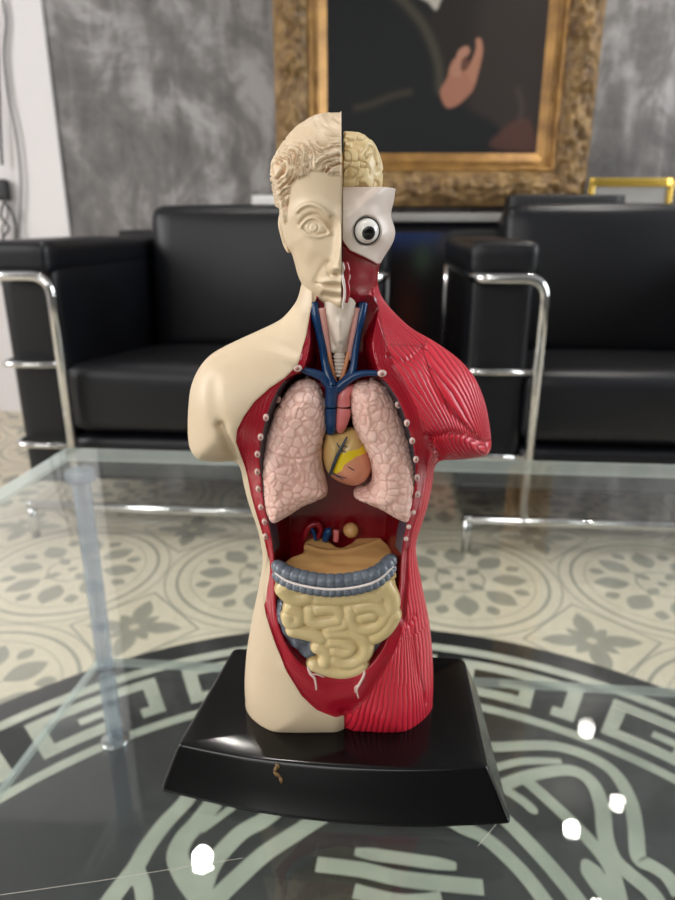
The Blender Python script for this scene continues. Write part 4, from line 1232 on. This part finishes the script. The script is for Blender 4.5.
# ================================================================== ARMCHAIRS
SY = -0.08; SROT = math.atan(SY)
def armchair(name, ox, oy, iw, label):
    """ox,oy = outer front-left corner on the floor; iw = seat width between the arms"""
    root = empty(name, (ox, oy, 0), SROT)
    tag(root, label, 'armchair', None)
    AW = 0.165; D_ = 0.70
    W_ = iw + 2 * AW
    def part(nm, vf, c, m, par=None):
        return mkobj(nm, vf[0] + np.array(c), vf[1], m, par or root)
    for side in (0, 1):
        xc_ = AW / 2 if side == 0 else W_ - AW / 2
        sg = -1 if side == 0 else 1
        part('armrest', rbox((AW - 0.02, D_, 0.075), 0.022, 12, (0, 0, 0.006)), (xc_ + sg * 0.01, D_ / 2 + 0.01, 0.660), M['leather'])
        part('arm_panel', rbox((AW - 0.029, D_ - 0.03, 0.53), 0.018, 10, (0.0, 0.003, 0)), (xc_ + sg * 0.0065, D_ / 2 + 0.02, 0.387), M['leather'])
        # chrome frame round the arm
        s = 1 if side == 0 else -1
        xo = 0.0 if side == 0 else W_; xi = xo + s * AW
        r = 0.011
        def bent(pts, rr=0.045):
            P = [np.array(p, float) for p in pts]; out = [P[0]]
            for i in range(1, len(P) - 1):
                a = P[i] + (P[i - 1] - P[i]) / np.linalg.norm(P[i - 1] - P[i]) * rr
                b = P[i] + (P[i + 1] - P[i]) / np.linalg.norm(P[i + 1] - P[i]) * rr
                for t in np.linspace(0, 1, 9): out.append((1 - t) ** 2 * a + 2 * t * (1 - t) * P[i] + t * t * b)
            out.append(P[-1]); return np.array(out)
        tubes = [tube(bent([(xo + s * 0.012, D_, 0.625), (xo + s * 0.012, -0.012, 0.625), (xi - s * 0.010, -0.012, 0.625), (xi - s * 0.010, -0.012, 0.085)]), r, 14)]
        for z in (0.43, 0.238):
            tubes.append(tube(bent([(xo + s * 0.012, D_, z), (xo + s * 0.012, -0.008, z), (xi - s * 0.012, -0.008, z)], 0.03), 0.0075, 10))
        tubes.append(tube([(xo + s * 0.012, D_, 0.62), (xo + s * 0.012, D_, 0.0)], r, 12))
        tubes.append(tube([(xo + s * 0.030, -0.010, 0.095), (xo + s * 0.030, -0.010, 0.0)], 0.011, 12))
        v, f = merge(tubes); mkobj('chrome_arm_frame', v, f, M['chrome'], root)
    v, f = tube([(0.025, -0.012, 0.085), (W_ - 0.025, -0.012, 0.085)], 0.012, 14); mkobj('chrome_front_rail', v, f, M['chrome'], root)
    sv, sf = rbox((iw + 0.055, 0.60, 0.165), 0.032, 14, (0, 0.008, 0.012)); sv[:, 2] -= 0.085 * (sv[:, 1] + 0.30)
    part('seat_cushion', (sv, sf), (W_ / 2, 0.315, 0.345), M['leather'])
    part('seat_base', rbox((iw + 0.05, 0.66, 0.115), 0.02, 10), (W_ / 2, 0.35, 0.195), M['leather'])
    v, f = rbox((iw + 0.01, 0.15, 0.44), 0.04, 14, (0, 0.012, 0.006))
    c, s_ = math.cos(-0.10), math.sin(-0.10)
    v = v @ np.array([[1, 0, 0], [0, c, -s_], [0, s_, c]]).T
    part('back_cushion', (v, f), (W_ / 2, 0.665, 0.565), M['leather'])
    part('rear_panel', rbox((W_ - 0.03, 0.03, 0.60), 0.012, 8), (W_ / 2, 0.735, 0.42), M['shadowcloth'])
    return root
XR, YR = 0.272, 1.398
armchair('leather_armchair', XR, YR, 0.60, 'black leather armchair with chrome frame to the right, behind the model\'s red shoulder')
XL = -0.775
armchair('leather_armchair', XL, YR + (XL - XR) * SY, 0.555, 'black leather armchair with chrome frame to the left, behind the model\'s cream shoulder')

# ================================================================== WALLS
def wall_mat():
    m = bpy.data.materials.new('polished_grey_plaster'); m.use_nodes = True; nt = m.node_tree; NX.nt = nt
    b = nt.nodes['Principled BSDF']; b.inputs['Roughness'].default_value = 0.5
    tc = nt.nodes.new('ShaderNodeTexCoord')
    def noise(sc, det, dist, vs=(1, 1, 1), off=(0, 0, 0)):
        mp = nt.nodes.new('ShaderNodeMapping'); mp.inputs['Scale'].default_value = vs; mp.inputs['Location'].default_value = off
        nt.links.new(tc.outputs['Object'], mp.inputs['Vector'])
        n = nt.nodes.new('ShaderNodeTexNoise'); n.inputs['Scale'].default_value = sc; n.inputs['Detail'].default_value = det; n.inputs['Distortion'].default_value = dist
        n.inputs['Roughness'].default_value = 0.6
        nt.links.new(mp.outputs[0], n.inputs['Vector']); return NX(n.outputs['Fac'])
    a = noise(1.5, 8, 1.2, (1, 1, 1), (3.1, 0, 0.4)); c = noise(5.0, 7, 2.0, (1.3, 1, 0.8)); d = noise(3.0, 6, 0.6, (3.2, 1, 0.6), (1, 2, 3))
    v = a * 0.55 + c * 0.28 + d * 0.27
    r = nt.nodes.new('ShaderNodeValToRGB'); nt.links.new(v.s, r.inputs[0])
    e = r.color_ramp.elements; e[0].position = 0.45; e[0].color = srgb(80, 77, 76); e[1].position = 0.63; e[1].color = srgb(158, 155, 154)
    k = e.new(0.54); k.color = srgb(108, 104, 102)
    nt.links.new(r.outputs[0], b.inputs['Base Color'])
    bp = nt.nodes.new('ShaderNodeBump'); bp.inputs['Strength'].default_value = 0.2; bp.inputs['Distance'].default_value = 0.004
    nt.links.new(v.s, bp.inputs['Height']); nt.links.new(bp.outputs[0], b.inputs['Normal'])
    return m
WY = 2.62     # wall distance at x = 0
wrot = math.atan(-0.03)
def wbox(name, x0, x1, y0, y1, z0, z1, m, rot=0.0, origin=(0, 0, 0), kind='structure', bev=0):
    v, f = box((x1 - x0, y1 - y0, z1 - z0), bev)
    v = v + np.array([(x0 + x1) / 2, (y0 + y1) / 2, (z0 + z1) / 2])
    o = mkobj(name, v, f, m, smooth=bool(bev)); o.location = origin; o.rotation_euler = (0, 0, rot)
    if kind: o['kind'] = kind
    return o
HC = 2.5
WALL = wall_mat()
wbox('wall_back', -1.025, 3.2, 0, 0.12, 0, HC, WALL, wrot, (0, WY, 0))
wbox('wall_left', -3.2, -1.025, -0.015, 0.12, 0, HC, M['whitewall'], wrot, (0, WY, 0))
wbox('ceiling', -3.2, 3.2, -2.2, 2.9, HC, HC + 0.05, M['ceiling'])

wbox('wall_front', -3.3, 3.3, -2.32, -2.2, 0, HC, mat('dim_grey_wall_paint', (120, 118, 116), 0.7, bump=(40, 0.2, 0.002)))
wbox('wall_right', 3.2, 3.3, -2.2, 2.9, 0, HC, WALL)
wbox('wall_far_left', -3.3, -3.2, -2.2, 2.9, 0, HC, M['whitewall'])

# ---- console behind the chairs
CZ = 0.772
con = empty('console_cabinet', (0.28, 2.44, 0), wrot)
tag(con, 'dark console cabinet with pale stone top against the grey wall behind the armchairs', 'console')
def cpart(nm, size, c, m, bev=0.004):
    v, f = box(size, bev); return mkobj(nm, v + np.array(c), f, m, con)
cpart('cabinet_body', (1.50, 0.28, CZ - 0.085), (0, 0.0, (CZ - 0.085) / 2 + 0.055), M['console'])
cpart('stone_top', (1.56, 0.32, 0.028), (0, 0, CZ - 0.0145), M['stone'])
cpart('plinth', (1.44, 0.25, 0.055), (0, 0.005, 0.0275), M['shadowcloth'])
for k in range(4):
    cpart('cabinet_door', (0.355, 0.014, CZ - 0.14), (-0.56 + k * 0.372, -0.148, (CZ - 0.14) / 2 + 0.075), M['console'])
# painted canvas leaning in front of the console, between the chairs
def pic(px0, py0, px1, py1, y): return on_y(px0, py0, y), on_y(px1, py1, y)
p = on_y(420, 300, 2.22)
cv = empty('stacked_canvas', (0.31, 2.262, 0.0), 0); tag(cv, 'dim dark painted canvas with blue and green patches standing between the two armchairs', 'painting')
n_ = 40; Vv, Ff, Cc = [], [], []
for j in range(n_ + 1):
    for i in range(n_ + 1):
        u, v = i / n_, j / n_
        Vv.append(((u - 0.5) * 0.38, -0.013, 0.01 + v * 0.70))
        base = np.array(srgb(22, 20, 22)[:3])
        def mixc(c, w): return base * (1 - w) + np.array(srgb(*c)[:3]) * w
        base = mixc((26, 44, 88), math.exp(-((v - 1.0) / 0.07) ** 2) * (1 if u < 0.6 else 0.4))
        base = mixc((56, 72, 60), math.exp(-((u - 0.42) / 0.09) ** 2 - ((v - 0.88) / 0.07) ** 2))
        base = mixc((74, 36, 26), math.exp(-((u - 0.3) / 0.12) ** 2 - ((v - 0.62) / 0.16) ** 2))
        base = mixc((54, 52, 54), math.exp(-((u - 0.62) / 0.1) ** 2 - ((v - 0.95) / 0.06) ** 2))
        Cc.append((*base, 1))
for j in range(n_):
    for i in range(n_): a = j * (n_ + 1) + i; Ff.append((a, a + 1, a + n_ + 2, a + n_ + 1))
def attr_mat(name, rough, attr='paint'):
    m = bpy.data.materials.new(name); m.use_nodes = True; nt = m.node_tree; b = nt.nodes['Principled BSDF']
    a = nt.nodes.new('ShaderNodeAttribute'); a.attribute_name = attr; nt.links.new(a.outputs['Color'], b.inputs['Base Color']); b.inputs['Roughness'].default_value = rough; b.inputs['Specular IOR Level'].default_value = 0.25
    n = nt.nodes.new('ShaderNodeTexNoise'); n.inputs['Scale'].default_value = 90; bp = nt.nodes.new('ShaderNodeBump'); bp.inputs['Strength'].default_value = 0.15; bp.inputs['Distance'].default_value = 0.002
    tc = nt.nodes.new('ShaderNodeTexCoord'); nt.links.new(tc.outputs['Object'], n.inputs['Vector'])
    nt.links.new(n.outputs['Fac'], bp.inputs['Height']); nt.links.new(bp.outputs[0], b.inputs['Normal'])
    return m
OILP = attr_mat('oil_paint', 0.6)
mkobj('painted_face', Vv, Ff, OILP, cv, attrs={'paint': np.array(Cc)})
v, f = box((0.38, 0.024, 0.70), 0.003); mkobj('stretcher', v + [0, 0, 0.36], f, M['shadowcloth'], cv)

# ---- big framed painting standing on the console
PY = 2.50
fl_, fb_ = on_y(273.5, 150, PY)[0], CZ
xL, xR = on_y(274, 120, PY)[0], on_y(595, 120, PY)[0]
zB = on_y(430, 207, PY)[2]; zB = max(zB, CZ + 0.0005)
ixL, ixR = on_y(327, 90, PY)[0], on_y(540, 90, PY)[0]
izB = on_y(430, 152, PY)[2]
fw = ixL - xL
H_ = 1.45
pnt = empty('framed_painting', ((xL + xR) / 2, PY + 0.045, zB), 0)
tag(pnt, 'large dark portrait with a raised hand in an ornate carved gilt frame', 'painting')
cx0 = (xL + xR) / 2
def frame_band(w0, w1, d0, d1, nw, carve, name, m, hseed, zlow=None):
    """band between insets w0..w1 (from the outer edge), profile depth d(t)"""
    Wd, Hd = xR - xL, H_
    V, F = [], []
    per = []
    def loop(wi, wb):
        x0, x1, z0, z1 = -Wd / 2 + wi, Wd / 2 - wi, wb, Hd - wi
        n1, n2 = 130, 150
        out = [(x0 + (x1 - x0) * i / n1, z0) for i in range(n1)] + [(x1, z0 + (z1 - z0) * i / n2) for i in range(n2)] + \
              [(x1 - (x1 - x0) * i / n1, z1) for i in range(n1)] + [(x0, z1 - (z1 - z0) * i / n2) for i in range(n2)]
        return out
    sb = (izB - zB) / fw
    m_ = None
    for k in range(nw + 1):
        t = k / nw; wi = w0 + (w1 - w0) * t
        L_ = loop(wi, wi * sb); m_ = len(L_)
        dep = d0(t)
        P = np.array([(a, 0, b) for a, b in L_])
        if carve:
            nn = vnoise(P / 0.045 + [0, hseed, 0], 71) * 0.6 + np.abs(vnoise(P / 0.022, 72)) * 0.7 + 0.35 * vnoise(P / 0.011, 73)
            cd = carve * (0.2 + np.sin(math.pi * t) ** 0.7) * nn
        else: cd = np.zeros(len(P))
        for q_, c_ in zip(P, cd): V.append((q_[0] + (0.25 * c_ if k == 0 else 0), -(dep + c_), q_[2]))
    for k in range(nw):
        for i in range(m_): F.append((k * m_ + i, k * m_ + (i + 1) % m_, (k + 1) * m_ + (i + 1) % m_, (k + 1) * m_ + i))
    return mkobj(name, V, F, m, pnt)
frame_band(0.0, 0.004, lambda t: -0.04 + 0.075 * t, None, 3, 0, 'frame_side', M['giltdark'], 0)
frame_band(0.004, fw * 0.66, lambda t: 0.035 + 0.03 * math.sin(math.pi * t), None, 26, 0.020, 'carved_frame', M['giltdark'], 1)
frame_band(fw * 0.66, fw * 0.84, lambda t: 0.038 - 0.018 * t + 0.006 * math.sin(2 * math.pi * t), None, 10, 0.004, 'gilt_moulding', M['gilt'], 3)
frame_band(fw * 0.84, fw * 1.0, lambda t: 0.024 - 0.016 * t, None, 5, 0, 'gilt_slip', M['gilt'], 5)
# canvas
nx_, nz_ = 230, 240
x0, x1 = xL + fw * 0.97, xR - fw * 0.97; z0, z1 = izB - 0.01, zB + H_ - fw
gx = np.linspace(x0, x1, nx_); gz = z0 + (z1 - z0) * np.linspace(0, 1, nz_) ** 1.25
GXc, GZc = np.meshgrid(gx, gz, indexing='ij')
pc = lambda pts: np.array([(lambda q: (q[0], q[2]))(on_y(a, b, PY + 0.037)) for a, b in pts])
C_ = np.ones((nx_, nz_, 3)) * np.array(srgb(44, 38, 34)[:3])
def paint(c, w):
    global C_
    C_ = C_ * (1 - w[..., None]) + np.array(srgb(*c)[:3]) * w[..., None]
def pol(pts, soft, c, a=1.0, sm=4):
    d = poly_sdf(GXc, GZc, smooth_poly(pc(pts), sm)); paint(c, a * sstep(-soft, soft, d))
def lin(pts, w, c, a=1.0):
    d = line_dist(GXc, GZc, smooth_poly(pc(pts), 5, False)); paint(c, a * np.exp(-(d / w) ** 2))
pol([(500, -60), (560, -60), (560, 160), (480, 160), (470, 80)], 0.05, (62, 52, 48), 0.8)
pol([(327, -120), (400, -120), (425, 0), (440, 50), (452, 90), (470, 110), (500, 128), (520, 170), (320, 170)], 0.02, (28, 30, 32))
lin([(392, -10), (410, 8), (426, 30), (438, 62), (440, 90)], 0.016, (88, 82, 68), 0.75)
lin([(356, 108), (372, 104), (392, 96), (410, 92)], 0.012, (74, 68, 54), 0.7)
pol([(415, -8), (428, 2), (436, 10), (441, 0), (446, -12), (430, -30)], 0.006, (202, 196, 184))
pol([(440, 92), (447, 78), (450, 66), (456, 58), (470, 62), (476, 72), (474, 88), (466, 98), (456, 106), (446, 107)], 0.006, (186, 128, 104))
pol([(450, 72), (455, 60), (459, 50), (467, 46), (470, 52), (464, 60), (462, 70), (458, 78)], 0.004, (196, 142, 118))
pol([(466, 72), (472, 60), (476, 48), (476, 39), (481, 39), (483, 50), (481, 62), (478, 74), (474, 84)], 0.004, (194, 138, 112))
pol([(462, 60), (468, 56), (471, 62), (466, 70), (461, 70)], 0.003, (88, 56, 44), 0.8)
pol([(490, 146), (500, 132), (512, 122), (526, 118), (533, 128), (536, 148), (520, 152)], 0.012, (104, 66, 56), 0.75)
lin([(518, 90), (522, 106), (520, 118)], 0.012, (92, 80, 76), 0.5)
C_ = C_ * 0.62
C4 = np.concatenate([C_, np.ones((nx_, nz_, 1))], -1).reshape(-1, 4)
# far above the frame of the photograph: a plain pale oval for the sitter's face is kept generic and dark
Vv = np.stack([GXc - cx0, np.full_like(GXc, -0.008), GZc - zB], -1).reshape(-1, 3)
Ff = [(i * nz_ + j, (i + 1) * nz_ + j, (i + 1) * nz_ + j + 1, i * nz_ + j + 1) for i in range(nx_ - 1) for j in range(nz_ - 1)]
mkobj('painted_canvas', Vv, Ff, OILP, pnt, attrs={'paint': C4})
v, f = box((xR - xL - 0.03, 0.02, H_ - 0.03)); mkobj('backing_board', v + [0, 0.022, H_ / 2], f, M['shadowcloth'], pnt, smooth=False)

# ---- small brass frame, black case, white box on the console
a, b = on_y(589, 186, 2.47), on_y(673, 186, 2.47)
bw, bh = (b[0] - a[0]), 0.20
zb_ = on_y(630, 178, 2.47)[2]
bf = empty('small_brass_frame', ((a[0] + b[0]) / 2, 2.47, CZ), 0); tag(bf, 'small bright brass picture frame at the right end behind the right armchair', 'picture frame')
parts = []
hb_ = zb_ - CZ
for c, s in (((-bw / 2 + 0.009, 0, hb_ / 2), (0.018, 0.014, hb_)), ((bw / 2 - 0.009, 0, hb_ / 2), (0.018, 0.014, hb_)), ((0, 0, hb_ - 0.014), (bw, 0.015, 0.028)), ((0, 0, 0.009), (bw, 0.014, 0.018))):
    v, f = box(s, 0.003); parts.append((v + np.array(c), f))
v, f = merge(parts); mkobj('brass_moulding', v, f, M['brass'], bf)
v, f = box((bw - 0.03, 0.006, hb_ - 0.03)); mkobj('picture_mount', v + [0, 0.004, hb_ / 2], f, M['stone'], bf, smooth=False)
a, b = on_y(508, 200, 2.33), on_y(622, 200, 2.33)
zc_ = on_y(560, 195, 2.33)[2]
v, f = box((b[0] - a[0], 0.09, max(zc_ - CZ, 0.03)), 0.006)
o = mkobj('flat_case', v + [0, 0, max(zc_ - CZ, 0.03) / 2], f, M['rubber']); o.location = ((a[0] + b[0]) / 2, 2.345, CZ + 0.0005)
tag(o, 'flat black case lying on the console above the right armchair', 'case')
a, b = on_y(253, 200, 2.36), on_y(292, 200, 2.36); zc_ = max(on_y(270, 196, 2.36)[2] - CZ, 0.02)
v, f = box((b[0] - a[0], 0.07, zc_), 0.003)
o = mkobj('white_box', v + [0, 0, zc_ / 2], f, M['paper']); o.location = ((a[0] + b[0]) / 2, 2.36, CZ + 0.0005)
o.rotation_euler = (0, 0, wrot); o.location.x = max(o.location.x, 0.28 - 0.78 + 0.08)
tag(o, 'small white box on the console beside the head of the model', 'box')

# ---- cables and adapter on the white wall
yw = WY - 0.015 + 0.985 * 0.03 - 0.012
wp = lambda pts, y=yw: [on_y(a, b, y) for a, b in pts]
v, f = tube(smooth_poly(wp([(1, -40), (3, 0), (6, 22), (4, 54), (8, 95), (17, 140), (21, 187), (19, 240), (20, 300)]), 8, False), 0.0045, 10)
o = mkobj('hanging_cable', v, f, M['cable']); tag(o, 'long grey cable hanging down the white wall at the far left', 'cable')
ad = empty('power_adapter', tuple(on_y(3, 190, yw - 0.004)), 0); tag(ad, 'black power adapter with tangled leads at the left edge against the white wall', 'power adapter')
A0 = on_y(3, 190, yw - 0.004)
v, f = box((0.045, 0.03, 0.075), 0.008); mkobj('adapter_body', v, f, M['rubber'], ad)
for k, pl in enumerate([[(2, 165), (0, 120), (-2, 60), (-4, 0)], [(4, 196), (8, 215), (2, 230), (6, 250), (4, 290)], [(2, 198), (12, 212), (16, 232), (12, 262), (14, 290)], [(5, 198), (1, 216), (9, 228), (1, 244), (2, 285)]]):
    v, f = tube(smooth_poly(wp(pl, yw - 0.012), 6, False), 0.005, 8); mkobj('lead', v - A0, f, [M['rubber'], M['cable'], M['rubber'], M['rubber']][k], ad)

# ================================================================== LIGHT
def spot_fixture(x, y, tgt, power, label, em=40, soft=0.035):
    e = empty('ceiling_spotlight', (x, y, HC), 0); tag(e, label, 'spotlight', 'ceiling spotlights over the room')
    v, f = cyl((0, 0), 0.04, -0.10, -0.0, 28); m = M['ceiling']
    mkobj('lamp_housing', v, f, m, e)
    lm = bpy.data.materials.get('lamp_glow')
    if not lm:
        lm = bpy.data.materials.new('lamp_glow'); lm.use_nodes = True; nt = lm.node_tree; b = nt.nodes['Principled BSDF']
        b.inputs['Emission Color'].default_value = (1, 0.95, 0.86, 1); b.inputs['Emission Strength'].default_value = em
    v, f = cyl((0, 0), 0.027, -0.104, -0.1001, 28); mkobj('lamp_lens', v, f, lm, e)
    L = bpy.data.lights.new('spot', 'SPOT'); L.energy = power; L.spot_size = math.radians(95); L.spot_blend = 0.6; L.shadow_soft_size = soft; L.color = (1, 0.95, 0.88)
    o = bpy.data.objects.new('spot_lamp', L); COL.objects.link(o); o.location = (x, y, HC - 0.115)
    d = Vector(tgt) - Vector(o.location); o.rotation_euler = d.to_track_quat('-Z', 'Y').to_euler()
    return e
spot_fixture(1.15, 2.09, (0.9, 2.3, 0.6), 28, 'round white ceiling spotlight nearest the right end of the back wall')
spot_fixture(-0.5, 1.82, (-0.3, 1.6, 0.3), 22, 'round white ceiling spotlight above the left armchair')
spot_fixture(1.17, 2.50, (0.9, 2.4, 0.6), 10, 'round white ceiling spotlight close to the grey wall')

spot_fixture(-0.35, 0.35, (0.0, 0.33, 0.5), 30, 'unseen ceiling spotlight added directly over the glass table for top light', soft=0.06)  # unseen spotlight added to light the model from above

def area(name, loc, tgt, sx, sy, power, col=(1, 1, 1)):
    L = bpy.data.lights.new(name, 'AREA'); L.shape = 'RECTANGLE'; L.size = sx; L.size_y = sy; L.energy = power; L.color = col
    o = bpy.data.objects.new(name, L); COL.objects.link(o); o.location = loc
    o.rotation_euler = (Vector(tgt) - Vector(loc)).to_track_quat('-Z', 'Y').to_euler(); return o
area('front_fill_light', (-0.5, -2.15, 1.75), (0, 0.3, 0.9), 3.0, 1.2, 42, (1, 0.99, 0.97))  # unseen fill light added behind the camera for soft frontal light
area('daylight_opening_right', (3.1, 0.9, 1.5), (0, 1.5, 0.8), 2.0, 1.6, 80, (0.93, 0.97, 1.0))
area('daylight_opening_left', (-3.0, 0.2, 1.6), (0, 0.8, 0.7), 1.6, 1.6, 60, (1.0, 0.98, 0.97))

W = bpy.data.worlds.new('world'); bpy.context.scene.world = W; W.use_nodes = True
W.node_tree.nodes['Background'].inputs[0].default_value = (0.95, 0.97, 1.0, 1); W.node_tree.nodes['Background'].inputs[1].default_value = 0.3

# ================================================================== CAMERA
cam = bpy.data.cameras.new('camera'); co = bpy.data.objects.new('camera', cam); COL.objects.link(co)
cam.sensor_fit = 'VERTICAL'; cam.sensor_height = 36; cam.lens = FP / 900 * 36
cam.clip_start = 0.01; cam.clip_end = 50
co.location = (0, 0, CAMZ); co.rotation_euler = (math.pi / 2 - TH, 0, 0)
cam.dof.use_dof = True; cam.dof.focus_distance = 0.285; cam.dof.aperture_fstop = (cam.lens / 1000) / 0.0024
bpy.context.scene.camera = co
sc_ = bpy.context.scene
sc_.view_settings.view_transform = 'Standard'; sc_.view_settings.look = 'None'; sc_.view_settings.gamma = 1; sc_.view_settings.exposure = 0.34
sc_.cycles.transparent_max_bounces = 24
